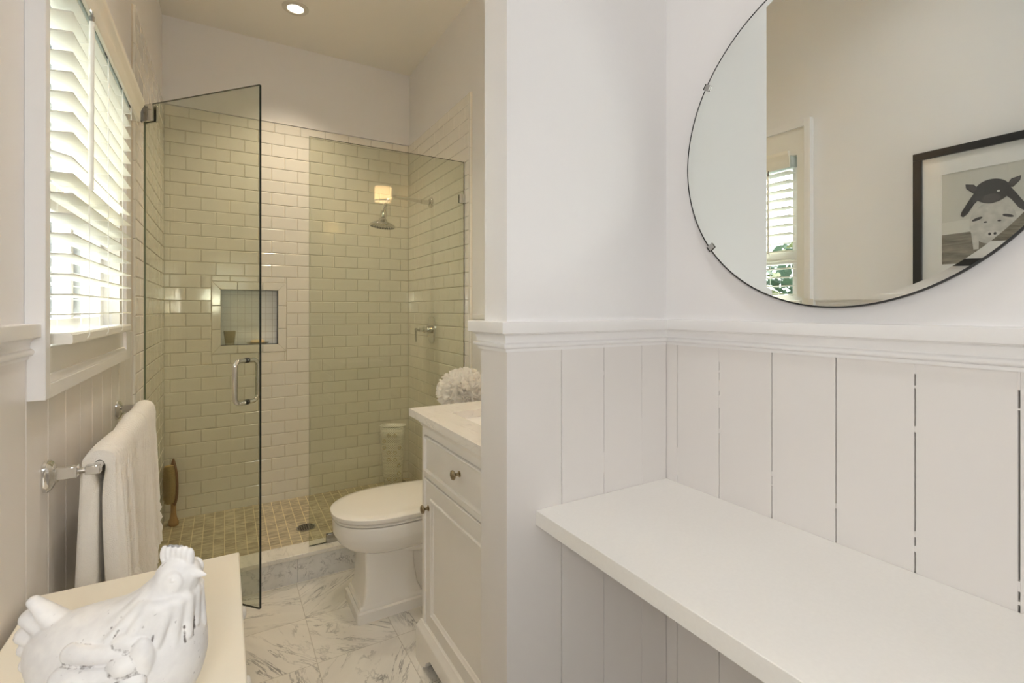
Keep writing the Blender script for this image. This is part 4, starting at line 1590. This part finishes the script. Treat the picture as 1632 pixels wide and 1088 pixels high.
def make_hen():
    st = 0.0016
    lo_ = np.array([-0.150, -0.090, -0.004]); hi_ = np.array([0.130, 0.090, 0.245])
    g = [np.arange(lo_[i], hi_[i], st) for i in range(3)]
    P = np.stack(np.meshgrid(*g, indexing='ij'), -1)
    bc, brr = np.array([-0.002, 0, 0.088]), np.array([0.094, 0.074, 0.084])
    F = sd_ell(P, bc, brr)
    F = smin(F, sd_ell(P, (0.035, 0, 0.115), (0.058, 0.056, 0.062)), 0.02)      # breast
    F = smin(F, sd_ell(P, (-0.07, 0, 0.112), (0.052, 0.04, 0.042)), 0.03)     # rump
    F = smin(F, sd_ell(P, (0, 0, 0.02), (0.055, 0.045, 0.03)), 0.03)          # foot of the figure
    # neck and head
    neck = sd_cone(P, (0.034, 0, 0.142), (0.064, -0.001, 0.198), 0.050, 0.025)
    ang = np.arctan2(P[..., 1], P[..., 0] - 0.045 - (P[..., 2] - 0.15) * 0.6)
    zz = P[..., 2]
    msk = np.clip((zz - 0.118) / 0.02, 0, 1) * np.clip((0.196 - zz) / 0.02, 0, 1)
    wav = np.abs(np.sin(ang * 7 + zz * 18))
    neck = neck - 0.0030 * msk * wav + 0.0012 * msk
    F = smin(F, neck, 0.012)
    # hackle feather tips hanging over the breast
    tips = []
    for i, a in enumerate(np.linspace(-2.7, 2.7, 17)):
        c, s_ = math.cos(a), math.sin(a)
        top = np.array([0.053 + 0.030 * c, 0.034 * s_, 0.178])
        rb = (0.053 if c > 0.2 else 0.058) + 0.003 * (i % 2)
        zb = 0.128 + 0.012 * ((i * 7) % 3) / 2 + (0.012 if c < 0 else 0)
        bot = np.array([0.036 + (rb + 0.0) * c, (rb - 0.004) * s_, zb])
        f = sd_cone(P, top, bot, 0.0105, 0.0042)
        F = smin(F, f, 0.0035)
        tips.append((top * 0.25 + bot * 0.75, bot))
    ya = -0.16       # head turned a little towards the viewer
    hc_ = np.array([0.067, -0.002, 0.206])

    def hp(x, y, z):
        return hc_ + np.array([x * math.cos(ya) - y * math.sin(ya), x * math.sin(ya) + y * math.cos(ya), z])
    F = smin(F, sd_ell(P, hc_, (0.025, 0.023, 0.023)), 0.010)
    F = smin(F, sd_cone(P, hp(0.015, 0, 0.004), hp(0.038, 0, 0.001), 0.010, 0.002), 0.003)
    for i in range(6):
        t = i / 5
        F = smin(F, sd_ell(P, hp(-0.020 + 0.036 * t, 0, 0.0215 + 0.0065 * math.sin(PI * (0.2 + 0.7 * t))), (0.0056, 0.0058, 0.0125)), 0.0016)
    for sg in (-1, 1):
        F = smin(F, sd_ell(P, hp(0.016, sg * 0.009, -0.020), (0.0065, 0.0050, 0.012)), 0.003)
        F = smin(F, sd_ell(P, hp(0.008, sg * 0.0195, 0.0), (0.012, 0.0055, 0.014)), 0.0014)     # face patch
        F = smin(F, sd_ell(P, hp(-0.005, sg * 0.0225, -0.013), (0.0052, 0.0045, 0.0095)), 0.0012)  # ear lobe
        F = np.maximum(F, -sd_ell(P, hp(0.010, sg * 0.0245, 0.004), (0.0042, 0.003, 0.0042)))
        F = smin(F, sd_ell(P, hp(0.010, sg * 0.0225, 0.004), (0.003, 0.003, 0.003)), 0.0008)
    # tail fan
    tt = [(-0.117, 0.176), (-0.123, 0.154), (-0.126, 0.134), (-0.125, 0.115), (-0.120, 0.097), (-0.111, 0.080)]
    tailends = []
    for i, (tx_, tz_) in enumerate(tt):
        a = np.array([-0.062, 0, 0.126 - 0.007 * i])
        b = np.array([tx_, 0.003 * (i % 2), tz_])
        F = smin(F, sd_cone(P, a, b, 0.018, 0.0065 if i == 0 else 0.0105, 0.72), 0.0016)
        dd = (b - a) / np.linalg.norm(b - a)
        for yy in (-0.016, -0.006):
            tailends.append(b + dd * 0.008 + np.array([0, yy, 0.0]))

    def ysurf(x, z, sg, out=0.0):
        q = 1 - ((x - bc[0]) / brr[0]) ** 2 - ((z - bc[2]) / brr[2]) ** 2
        return sg * (brr[1] * math.sqrt(max(q, 0.02)) + out)
    seams = []
    for sg in (-1, 1):
        for (xa, za, xb, zb, r) in ((0.044, 0.138, -0.030, 0.140, 0.0105), (0.044, 0.118, -0.034, 0.117, 0.0115), (0.050, 0.098, -0.026, 0.092, 0.0115), (0.056, 0.080, 0.000, 0.070, 0.0105)):
            n = 5
            prev = None
            d = None
            for i in range(n):
                t0, t1 = i / n, (i + 1) / n
                x0, x1 = xa + (xb - xa) * t0, xa + (xb - xa) * t1
                z0, z1 = za + (zb - za) * t0, za + (zb - za) * t1
                c = sd_cone(P, (x0, ysurf(x0, z0, sg, -0.0015), z0), (x1, ysurf(x1, z1, sg, -0.0015), z1), r, r)
                d = c if d is None else np.minimum(d, c)
            F = smin(F, d, 0.0014)
            seams.append(('f', sg, xa, za, xb, zb, r))
            tailends.append(np.array([xb - 0.010, ysurf(xb, zb, sg, 0.004), zb]))
        for (xa, za, rx, rz) in ((0.032, 0.148, 0.017, 0.011), (0.036, 0.127, 0.017, 0.012), (0.046, 0.107, 0.019, 0.012), (0.053, 0.128, 0.014, 0.026)):
            F = smin(F, sd_ell(P, (xa, ysurf(xa, za, sg, 0.0035), za), (rx, 0.012, rz)), 0.0012)
            seams.append(('c', sg, xa, za, rx, rz))
    F = np.maximum(F, -P[..., 2])       # flat underside
    V, Q = surface_nets(F, lo_, st)
    me = bpy.data.meshes.new('ceramic_hen')
    me.from_pydata(V.tolist(), [], Q.tolist())
    me.update()
    wear = np.zeros(len(V))
    rng = np.random.default_rng(2)
    # worn strokes between the neck feathers
    for a, b in tips:
        off = np.array([-(b - np.array([0.036, 0, 0]))[1], (b - np.array([0.036, 0, 0]))[0], 0])
        off = off / (np.linalg.norm(off[:2]) + 1e-9)
        for sd_ in (-1, 1):
            if rng.random() < 0.12:
                continue
            sh0, sh1 = rng.uniform(0.0, 0.35), rng.uniform(0.7, 1.2)
            a2 = a + (b - a) * sh0 + np.array([0, 0.0, 0.005])
            ab = (a + (b - a) * sh1) + np.array([0, 0, -0.004]) - a2
            pa = a2 + off * sd_ * 0.0062
            t = np.clip(((V - pa) @ ab) / (ab @ ab), 0, 1)
            d = np.linalg.norm(V - pa - t[:, None] * ab, axis=1)
            wear = np.maximum(wear, 0.86 * np.clip(1 - d / 0.0026, 0, 1) ** 0.5)
    # grey wash left along the outlines of the wing feathers
    for sg in (-1, 1):
        D = [np.abs(sd_ell(V, bc, brr))]
        for q in seams:
            if q[1] != sg:
                continue
            if q[0] == 'f':
                _, _, xa, za, xb, zb, r = q
                best = None
                for i in range(5):
                    t0, t1 = i / 5, (i + 1) / 5
                    x0, x1, z0, z1 = xa + (xb - xa) * t0, xa + (xb - xa) * t1, za + (zb - za) * t0, za + (zb - za) * t1
                    c = sd_cone(V, (x0, ysurf(x0, z0, sg, -0.0015), z0), (x1, ysurf(x1, z1, sg, -0.0015), z1), r, r)
                    best = c if best is None else np.minimum(best, c)
                D.append(np.abs(best))
            else:
                _, _, xa, za, rx, rz = q
                D.append(np.abs(sd_ell(V, (xa, ysurf(xa, za, sg, 0.0035), za), (rx, 0.012, rz))))
        D = np.sort(np.stack(D), 0)
        wear = np.maximum(wear, 0.66 * np.clip(1 - (D[0] + D[1]) / 0.0028, 0, 1) ** 0.5 * (V[:, 1] * sg > 0))
    for e in tailends:
        d = np.linalg.norm(V - e, axis=1)
        wear = np.maximum(wear, 0.66 * np.clip(1 - d / 0.009, 0, 1) ** 0.7)
    at = me.attributes.new('wear', 'FLOAT', 'POINT')
    at.data.foreach_set('value', wear.astype(np.float32))
    me.polygons.foreach_set('use_smooth', [True] * len(me.polygons))
    me.materials.append(HEN)
    o = bpy.data.objects.new('ceramic_hen', me)
    C.objects.link(o)
    sm = o.modifiers.new('smooth', 'SMOOTH'); sm.factor = 0.5; sm.iterations = 2
    return o


hen = make_hen()
tag(hen, 'whitewashed ceramic hen figurine with worn feathers standing on the chest top', 'figurine')
hen.location = (-0.1055, 0.774, CHZ + 0.0003)
hen.scale = (0.94, 0.94, 0.94)
hen.rotation_euler = (0, 0, -YAW + R(4))

# ------------------------------------------------------------------ toilet
TCY = 2.148
to = thing('toilet', 'white two-piece toilet with lid down between vanity and curb', 'toilet', (0.75, TCY, 0))


def tplan(front, back, hw, n=26, e=2.25):
    """elongated bowl outline: rounded front, squarer back"""
    pts = []
    xm = front + hw * 1.38
    for i in range(n + 1):
        t = R(90 + 180 * i / n)
        c, s = math.cos(t), math.sin(t)
        pts.append((xm + (xm - front) * math.copysign(abs(c) ** (2 / e), c), TCY + hw * math.copysign(abs(s) ** (2 / e), s)))
    for k in range(1, 4):
        t = k / 4
        pts.append((xm + (back - 0.03 - xm) * t, TCY - hw * (1 - 0.06 * t * t)))
    pts += [(back - 0.008, TCY - hw * 0.90), (back, TCY - hw * 0.80)]
    pts += [(back, TCY + hw * 0.80), (back - 0.008, TCY + hw * 0.90)]
    for k in (3, 2, 1):
        t = k / 4
        pts.append((xm + (back - 0.03 - xm) * t, TCY + hw * (1 - 0.06 * t * t)))
    return pts


m = MB()
m.loft([[(x, y, z) for x, y in tplan(f_, 0.925, hw)] for f_, hw, z in
        ((0.500, 0.105, 0.262), (0.462, 0.130, 0.272), (0.430, 0.155, 0.290), (0.409, 0.172, 0.312), (0.400, 0.180, 0.335), (0.399, 0.181, 0.340), (0.394, 0.186, 0.342), (0.392, 0.188, 0.348), (0.391, 0.189, 0.394), (0.394, 0.186, 0.399), (0.42, 0.16, 0.400))])
m.build('bowl', PORC, to, smooth=45)
m = MB()


def rrect(x0, x1, hy, z, r=0.012, n=4):
    out = []
    for cx, cy, a0 in ((x1 - r, hy - r, 0), (x0 + r, hy - r, 90), (x0 + r, -hy + r, 180), (x1 - r, -hy + r, 270)):
        for i in range(n + 1):
            t = R(a0 + 90 * i / n)
            out.append((cx + r * math.cos(t), TCY + cy + r * math.sin(t), z))
    return out


m.loft([rrect(0.487, 0.742, 0.110, 0.064), rrect(0.497, 0.725, 0.103, 0.10), rrect(0.503, 0.712, 0.100, 0.18), rrect(0.500, 0.705, 0.103, 0.275)])
m.ellipsoid((0.76, TCY, 0.272), (0.17, 0.135, 0.06))
m.box(0.70, 0.90, TCY - 0.075, TCY + 0.075, 0.064, 0.30)
m.build('pedestal', PORC, to, smooth=45)
m = MB()
m.loft([rrect(0.464, 0.93, 0.120, 0.0, 0.010), rrect(0.464, 0.93, 0.120, 0.040, 0.010), rrect(0.467, 0.928, 0.117, 0.044, 0.010), rrect(0.474, 0.92, 0.113, 0.046, 0.010),
        rrect(0.474, 0.92, 0.113, 0.056, 0.010), rrect(0.480, 0.915, 0.110, 0.064, 0.010)])
m.build('base', PORC, to, smooth=35)
m = MB()
m.loft([[(x, y, z) for x, y in tplan(f_, 0.85, hw)] for f_, hw, z in ((0.398, 0.178, 0.4005), (0.390, 0.186, 0.405), (0.389, 0.187, 0.4105), (0.393, 0.183, 0.414))])
m.build('seat', PORC, to, smooth=45)
m = MB()
m.loft([[(x, y, z) for x, y in tplan(f_, 0.86, hw)] for f_, hw, z in ((0.394, 0.182, 0.4165), (0.385, 0.191, 0.4185), (0.382, 0.194, 0.423), (0.383, 0.193, 0.436), (0.391, 0.185, 0.4415), (0.42, 0.158, 0.4445), (0.50, 0.085, 0.4465))])
m.build('lid', PORC, to, smooth=45)
m = MB()
m.loft([rrect(0.955, 1.165, 0.195, 0.40, 0.02), rrect(0.95, 1.17, 0.205, 0.52, 0.02), rrect(0.948, 1.172, 0.21, 0.715, 0.02)])
m.box(0.86, 1.0, TCY - 0.12, TCY + 0.12, 0.32, 0.402)
m.build('tank', PORC, to, smooth=40)
m = MB()
m.loft([rrect(0.935, 1.174, 0.222, 0.716, 0.02), rrect(0.93, 1.174, 0.227, 0.722, 0.02), rrect(0.93, 1.174, 0.227, 0.742, 0.02), rrect(0.936, 1.172, 0.22, 0.748, 0.02)])
m.build('tank_lid', PORC, to, smooth=40)

# white ruffled pom on the tank
random.seed(21)
m = MB()
pc = Vector((1.005, 2.175, 0.873))
for i in range(1500):
    u = random.uniform(-0.95, 1); t = random.uniform(0, 2 * PI)
    s_ = math.sqrt(1 - u * u)
    d = Vector((s_ * math.cos(t), s_ * math.sin(t), u))
    base = pc + Vector((d.x * 0.085, d.y * 0.145, d.z * 0.085))
    a = (d.orthogonal().normalized() * math.cos(t * 7) + d.cross(d.orthogonal().normalized()) * math.sin(t * 7))
    b = d.cross(a).normalized()
    ln = random.uniform(0.022, 0.044)
    wd = random.uniform(0.009, 0.016)
    tip = base + d * ln + a * random.uniform(-0.012, 0.012)
    if tip.z < 0.752: continue
    cup = d * random.uniform(-0.008, 0.004)
    rows = []
    for k in range(3):
        q = k / 2
        c = base.lerp(tip, q)
        w_ = wd * (0.35 + 0.65 * math.sin(PI * (0.15 + 0.6 * q)))
        rows.append([m.v(c - b * w_ + cup * q + a * random.uniform(-.003, .003)), m.v(c + a * 0.003), m.v(c + b * w_ + cup * q + a * random.uniform(-.003, .003))])
    for k in range(2):
        for j in range(2):
            m.f([rows[k][j], rows[k][j + 1], rows[k + 1][j + 1], rows[k + 1][j]])
m.ellipsoid(pc, (0.088, 0.148, 0.088))
m.ellipsoid((pc.x, pc.y, 0.77), (0.06, 0.1, 0.0215))
tag(m.build('petal_pom', POM, smooth=60, recalc=False), 'white ruffled petal pom resting on the toilet tank', 'pom')

# ------------------------------------------------------------------ vanity
VF, VY0, VY1, VT = 0.628, 1.062, 1.727, 0.887
va_ = thing('vanity_cabinet', 'white vanity cabinet with marble top and raised panel front', 'vanity', (0.9, 1.4, 0))
m = MB()
m.box(VF + 0.018, BX - 0.013, VY0, VY1, 0.075, VT)
# face frame pieces round drawer and door
m.box(VF, VF + 0.018, VY0, VY0 + 0.030, 0.12, VT)
m.box(VF, VF + 0.018, VY1 - 0.024, VY1, 0.12, VT)
m.box(VF, VF + 0.018, VY0 + 0.03, VY1 - 0.024, 0.828, VT)
m.box(VF, VF + 0.018, VY0 + 0.03, VY1 - 0.024, 0.675, 0.692)
m.box(VF, VF + 0.018, VY0 + 0.03, VY1 - 0.024, 0.12, 0.135)
m.build('carcass', CAB, va_, bevel=0.001)


def strip_frame(mb, x, y0, y1, z0, z1, pr):
    """picture-frame moulding on a face of constant x facing -x; pr: (inward, out)"""
    rings = []
    for (yy, zz, sy, sz) in ((y0, z0, 1, 1), (y1, z0, -1, 1), (y1, z1, -1, -1), (y0, z1, 1, -1)):
        rings.append([(x - o, yy + sy * i, zz + sz * i) for i, o in pr])
    rings.append(rings[0])
    mb.loft(rings, False, False)


bead = [(0, 0), (0, 0.005), (0.002, 0.008), (0.005, 0.0085), (0.008, 0.006), (0.010, 0.002), (0.010, 0)]
ogee = [(0, 0.0), (0.0, 0.006), (0.003, 0.009), (0.008, 0.009), (0.012, 0.005), (0.016, 0.004), (0.020, 0.0), (0.020, -0.004)]
m = MB()
DY0, DY1 = VY0 + 0.034, VY1 - 0.028
m.box(VF + 0.002, VF + 0.02, DY0, DY1, 0.696, 0.824)
strip_frame(m, VF + 0.002, DY0, DY1, 0.696, 0.824, bead)
drw = m.build('drawer', CAB, va_, smooth=40)


def knob(yy, zz, x, parent):
    mb = MB()
    mb.lathe([(0.010, 0), (0.010, 0.002), (0.005, 0.004), (0.0045, 0.012), (0.007, 0.016), (0.0135, 0.019), (0.0155, 0.023), (0.0135, 0.027), (0.006, 0.030)], (x, yy, zz), (-1, 0, 0), n=24)
    mb.build('knob', BRASS, parent, smooth=50)


knob(1.398, 0.770, VF + 0.002, drw)
m = MB()
m.box(VF + 0.004, VF + 0.02, DY0, DY1, 0.139, 0.671)
strip_frame(m, VF + 0.004, DY0, DY1, 0.139, 0.671, bead)
# door stiles and rails standing proud of the sunk panel
iy0, iy1, iz0, iz1 = DY0 + 0.062, DY1 - 0.062, 0.139 + 0.062, 0.671 - 0.062
m.box(VF + 0.0005, VF + 0.004, DY0 + 0.0105, iy0, 0.1495, 0.6605)
m.box(VF + 0.0005, VF + 0.004, iy1, DY1 - 0.0105, 0.1495, 0.6605)
m.box(VF + 0.0005, VF + 0.004, iy0, iy1, 0.1495, iz0)
m.box(VF + 0.0005, VF + 0.004, iy0, iy1, iz1, 0.6605)
dor = m.build('door', CAB, va_, smooth=30)
m = MB()
strip_frame(m, VF + 0.004, iy0 - 0.004, iy1 + 0.004, iz0 - 0.004, iz1 + 0.004, ogee)
m.build('panel_moulding', CAB, dor, smooth=40)
knob(DY1 - 0.035, 0.571, VF + 0.0005, dor)
m = MB()   # base moulding with bracket foot at the far end
bm_pr = [(0.0, 0.145), (0.006, 0.145), (0.008, 0.138), (0.012, 0.134), (0.014, 0.128), (0.018, 0.124), (0.020, 0.118), (0.020, 0.07), (0.0, 0.07)]
m.loft([[(VF - o, VY0, z) for o, z in bm_pr], [(VF - o, VY1 + o * 0.6, z) for o, z in bm_pr]])
ft = [(VY1 + 0.012, 0.07), (VY1 + 0.012, 0.0), (VY1 - 0.055, 0.0), (VY1 - 0.062, 0.012), (VY1 - 0.075, 0.020), (VY1 - 0.085, 0.024), (VY1 - 0.092, 0.042), (VY1 - 0.11, 0.055), (VY1 - 0.13, 0.07)]
m.prism(ft, lambda u, v, w_: (w_, u, v), VF - 0.02, VF + 0.01)
ft2 = [(VY0, 0.07), (VY0, 0.0), (VY0 + 0.055, 0.0), (VY0 + 0.085, 0.024), (VY0 + 0.13, 0.07)]
m.prism(ft2, lambda u, v, w_: (w_, u, v), VF - 0.02, VF + 0.01)
m.box(VF + 0.01, BX - 0.02, VY1 - 0.006, VY1 + 0.012, 0.0, 0.12)
m.build('base_moulding', CAB, va_, smooth=30)
m = MB()
cpr = [(0.0, 0.855), (0.004, 0.855), (0.006, 0.862), (0.012, 0.872), (0.014, 0.880), (0.014, 0.887), (0.0, 0.887)]
m.loft([[(VF - o, VY0, z) for o, z in cpr], [(VF - o, VY1 + o * 0.5, z) for o, z in cpr]])
m.build('cornice_moulding', CAB, va_, smooth=40)
# countertop with a rectangular sink cut-out
TX0, TY_0, TY_1 = 0.592, PW1 + 0.002, 1.768
SX0, SX1, SY0, SY1 = 0.700, 1.06, 1.18, 1.62
m = MB()
m.box(TX0, SX0, TY_0, TY_1, VT, 0.914)
m.box(SX1, BX - 0.014, TY_0, TY_1, VT, 0.914)
m.box(SX0, SX1, TY_0, SY0, VT, 0.914)
m.box(SX0, SX1, SY1, TY_1, VT, 0.914)
m.build('marble_top', TOP_M, va_, smooth=0)
m = MB()
q0 = [(SX0 - 0.004, SY0 - 0.004), (SX1 + 0.004, SY0 - 0.004), (SX1 + 0.004, SY1 + 0.004), (SX0 - 0.004, SY1 + 0.004)]
q1 = [(SX0 + 0.02, SY0 + 0.02), (SX1 - 0.02, SY0 + 0.02), (SX1 - 0.02, SY1 - 0.02), (SX0 + 0.02, SY1 - 0.02)]
m.loft([[(x, y, VT + 0.001) for x, y in q0], [(x, y, 0.79) for x, y in q0], [(x, y, 0.765) for x, y in q1]], cap0=False)
m.build('sink_basin', PORC, va_, smooth=0)

# ------------------------------------------------------------------ counter on the right
kt = MB().box(0.603, RX - 0.0005, REAR_Y + 0.25, PY0 - 0.0005, 0.830 - 0.034, 0.830)
tag(kt.build('wall_counter', QUARTZ, bevel=0.0015), 'white stone counter slab fixed in the corner below the round mirror', 'counter')

# ------------------------------------------------------------------ round mirror
MY, MZ, MR, MX = 0.494, 1.627, 0.341, 0.998
mi = thing('round_mirror', 'round frameless mirror with clips on the white wall above the counter', 'mirror', (RX, MY, MZ - MR))
m = MB()
NM = 160
bv = 0.013
ca_ = [2 * PI * i / NM for i in range(NM)]
m.loft([[(MX + d, MY + r * math.cos(t), MZ + r * math.sin(t)) for t in ca_] for r, d in ((MR - bv, 0.0), (MR - 0.0005, 0.00045))], cap0=True, cap1=False)
m.build('mirror_face', MIRROR, mi, smooth=2)
m = MB()
m.loft([[(MX + d, MY + r * math.cos(t), MZ + r * math.sin(t)) for t in ca_] for r, d in ((MR - 0.0004, 0.0008), (MR - 0.0004, 0.0003), (MR + 0.0026, 0.0003), (MR + 0.0026, 0.006))], cap0=False, cap1=True)
m.lathe([(MR - 0.06, 0.006), (MR - 0.06, RX - MX - 0.0003)], (MX, MY, MZ), (1, 0, 0), n=64)
m.build('mirror_backing', BACKM, mi, smooth=30)
for a in (24.0, -24.0 + 0, 156, 204):
    pass
for (yy, zz) in ((0.834 - 0.04, None),):
    pass


def clip_at(t):
    c, s = math.cos(t), math.sin(t)
    M_ = Matrix(((1, 0, 0, 0), (0, c, -s, MY), (0, s, c, MZ), (0, 0, 0, 1)))
    mb = MB(M_)
    mb.box(MX - 0.003, MX - 0.001, MR - 0.012, MR + 0.006, -0.007, 0.007)
    mb.box(MX - 0.003, RX - 0.0003, MR + 0.002, MR + 0.006, -0.007, 0.007)
    mb.build('mirror_clip', CHROME_D, mi, bevel=0.0008)


for t in (R(33), R(-36), R(180 + 36), R(180 - 33)):
    clip_at(t)

# ------------------------------------------------------------------ framed picture on the left wall (seen in the mirror)
PYA, PYB, PZA, PZB = 0.375, 0.853, 1.36, 1.878
fx = LX + 0.0005
pic = thing('framed_picture', 'black framed photo of a dark piglet on a pale pig, seen in mirror', 'picture', (LX, 0.6, PZA))
m = MB()
fb, ftk = 0.027, 0.022
for a in ((PYA, PYB, PZA, PZA + fb), (PYA, PYB, PZB - fb, PZB), (PYA, PYA + fb, PZA + fb, PZB - fb), (PYB - fb, PYB, PZA + fb, PZB - fb)):
    m.box(fx, fx + ftk, a[0], a[1], a[2], a[3])
m.build('frame', BLACK, pic, bevel=0.001)
iy0, iy1, iz0, iz1 = 0.455, 0.7686, 1.448, 1.782
m = MB()
xm_ = fx + 0.010
for a in ((PYA + fb, PYB - fb, PZA + fb, iz0), (PYA + fb, PYB - fb, iz1, PZB - fb), (PYA + fb, iy0, iz0, iz1), (iy1, PYB - fb, iz0, iz1)):
    m.box(fx, xm_, a[0], a[1], a[2], a[3])
m.build('mat_board', MATB, pic, smooth=0)
m = MB()
xq = fx + 0.007


def flat(mb, pts, lift, mi):
    mb.mi = mi
    mb.f([mb.v((xq + lift, y, z)) for y, z in pts])


def ell(cy, cz, ry, rz, n=28, tilt=0.0):
    out = []
    for i in range(n):
        t = 2 * PI * i / n
        a, b = ry * math.cos(t), rz * math.sin(t)
        out.append((cy + a * math.cos(tilt) - b * math.sin(tilt), cz + a * math.sin(tilt) + b * math.cos(tilt)))
    return out


zfl = 1.557
flat(m, [(iy0 - .003, zfl), (iy1 + .003, zfl), (iy1 + .003, iz1 + .003), (iy0 - .003, iz1 + .003)], 0, 0)
flat(m, [(iy0 - .003, zfl + .012), (iy1 + .003, zfl), (iy1 + .003, zfl + .045), (iy0 - .003, zfl + .06)], 0.0002, 1)
flat(m, [(iy0 - .003, iz0 - .003), (iy1 + .003, iz0 - .003), (iy1 + .003, zfl), (iy0 - .003, zfl + .012)], 0.0003, 2)
# the pale round pig
pyc = 0.629
flat(m, [(pyc + .036, 1.495), (pyc + .050, 1.495), (pyc + .056, 1.55), (pyc + .035, 1.55)], 0.0004, 5)
flat(m, [(pyc - .045, 1.497), (pyc - .030, 1.497), (pyc - .03, 1.55), (pyc - .052, 1.55)], 0.0004, 5)
flat(m, ell(pyc, 1.584, 0.062, 0.074), 0.0006, 5)
for s_ in (-1, 1):
    flat(m, ell(pyc + s_ * 0.040, 1.602, 0.015, 0.005, 14, s_ * -0.35), 0.0008, 3)
    flat(m, ell(pyc + s_ * 0.018, 1.588, 0.005, 0.003, 10), 0.0008, 3)
flat(m, ell(pyc, 1.545, 0.020, 0.011, 16), 0.0008, 6)
flat(m, ell(pyc - .007, 1.545, 0.004, 0.005, 10), 0.0010, 3)
flat(m, ell(pyc + .007, 1.545, 0.004, 0.005, 10), 0.0010, 3)
# the dark piglet lying over it
for s_ in (-1, 1):
    arm = [(pyc + s_ * .045, 1.701), (pyc + s_ * .060, 1.676), (pyc + s_ * .082, 1.636), (pyc + s_ * .086, 1.621), (pyc + s_ * .078, 1.614), (pyc + s_ * .066, 1.624), (pyc + s_ * .048, 1.656), (pyc + s_ * .030, 1.676)]
    flat(m, arm if s_ > 0 else arm[::-1], 0.0010, 3)
flat(m, ell(pyc + .002, 1.694, 0.048, 0.042), 0.0012, 3)
for s_ in (-1, 1):
    e_ = [(pyc + s_ * .034, 1.704), (pyc + s_ * .048, 1.726), (pyc + s_ * .072, 1.732), (pyc + s_ * .070, 1.716), (pyc + s_ * .052, 1.696)]
    flat(m, e_, 0.0014, 3)
    flat(m, [(y * .8 + (pyc + s_ * .056) * .2, z * .7 + 1.717 * .3) for y, z in e_], 0.0016, 4)
flat(m, ell(pyc + .003, 1.668, 0.024, 0.017, 18), 0.0014, 4)
flat(m, ell(pyc - .016, 1.691, 0.004, 0.004, 10), 0.0016, 6)
flat(m, ell(pyc + .022, 1.691, 0.004, 0.004, 10), 0.0016, 3)
m.build('photo_print', [PH_WALL, PH_SKIRT, PH_FLOOR, PIG_D, PIG_D2, PIG_L, simple('print_light', (0.7, 0.68, 0.63), 0.6)], pic, smooth=0, recalc=False)
MB().box(fx + 0.0125, fx + 0.0145, PYA + fb, PYB - fb, PZA + fb, PZB - fb).build('picture_glass', PIC_GLASS, pic, smooth=0)

# ------------------------------------------------------------------ lamps
random.seed(1)


def downlight(x, y, watts, label, group='recessed ceiling lights', spot=104, col=(1.0, 0.86, 0.66)):
    t = thing('recessed_light', label, 'ceiling light', (x, y, CZ), group)
    mb = MB()
    mb.lathe([(0.043, -0.0005), (0.046, -0.007), (0.066, -0.0065), (0.071, -0.003), (0.0715, 0.0)], (x, y, CZ), (0, 0, 1), n=48, cap0=False, cap1=False)
    mb.build('trim_ring', MATS.get('lamp_trim') or simple('lamp_trim', (0.66, 0.62, 0.54), 0.35), t, smooth=50)
    mb = MB()
    mb.lathe([(0.0445, -0.0035), (0.0445, -0.0015)], (x, y, CZ), (0, 0, 1), n=40)
    mb.build('lens', LAMP_LENS, t, smooth=0)
    d = bpy.data.lights.new('recessed_light_lamp', 'SPOT')
    d.energy = watts
    d.color = col
    d.spot_size = R(spot)
    d.spot_blend = 0.9
    d.shadow_soft_size = 0.045
    o = bpy.data.objects.new('recessed_light_lamp', d)
    C.objects.link(o)
    o.location = (x, y, CZ - 0.02)
    adopt(o, t)
    return t


downlight(0.353, 3.075, 53.0, 'lit round recessed light in the ceiling above the shower')
downlight(0.350, 1.855, 29.0, 'lit recessed ceiling light before the toilet, mirrored in the tiles')
downlight(0.350, 0.635, 22.0, 'added unseen ceiling light brightening the white counter and chest', spot=130, col=(1.0, 1.0, 1.0))  # extra unseen downlight, added to brighten the counter from above

# wall sconce over the vanity: only its reflection in the fixed glass is in view
sc_ = thing('wall_sconce', 'lit drum-shade wall sconce reflected in the fixed shower glass', 'sconce', (BX, 1.40, 2.10))
sx_, sy_, sz_ = 1.035, 1.40, 2.15
m = MB()
m.lathe([(0.05, 0), (0.05, 0.01), (0.04, 0.016), (0.01, 0.02)], (BX - 0.0005, sy_, sz_ - 0.10), (-1, 0, 0), n=32)
m.build('back_plate', CHROME, sc_, smooth=50)
m = MB()
m.tube([(BX - 0.015, sy_, sz_ - 0.10), (sx_ + 0.02, sy_, sz_ - 0.10), (sx_, sy_, sz_ - 0.085), (sx_, sy_, sz_ - 0.05)], 0.006, n=10)
m.build('arm', CHROME, sc_, smooth=50)
m = MB()
m.lathe([(0.062, -0.05), (0.062, 0.055)], (sx_, sy_, sz_), n=40, cap0=False, cap1=False)
m.build('lamp_shade', SHADE_GLOW, sc_, smooth=60)
m = MB()
m.lathe([(0.0632, -0.054), (0.0632, -0.046)], (sx_, sy_, sz_), n=40, cap0=False, cap1=False)
m.build('shade_ring', BRASS, sc_, smooth=60)
d = bpy.data.lights.new('sconce_lamp', 'POINT')
d.energy = 3.6
d.color = (1.0, 0.76, 0.48)
d.shadow_soft_size = 0.03
o = bpy.data.objects.new('sconce_lamp', d)
C.objects.link(o)
o.location = (sx_, sy_, sz_ - 0.005)
adopt(o, sc_)
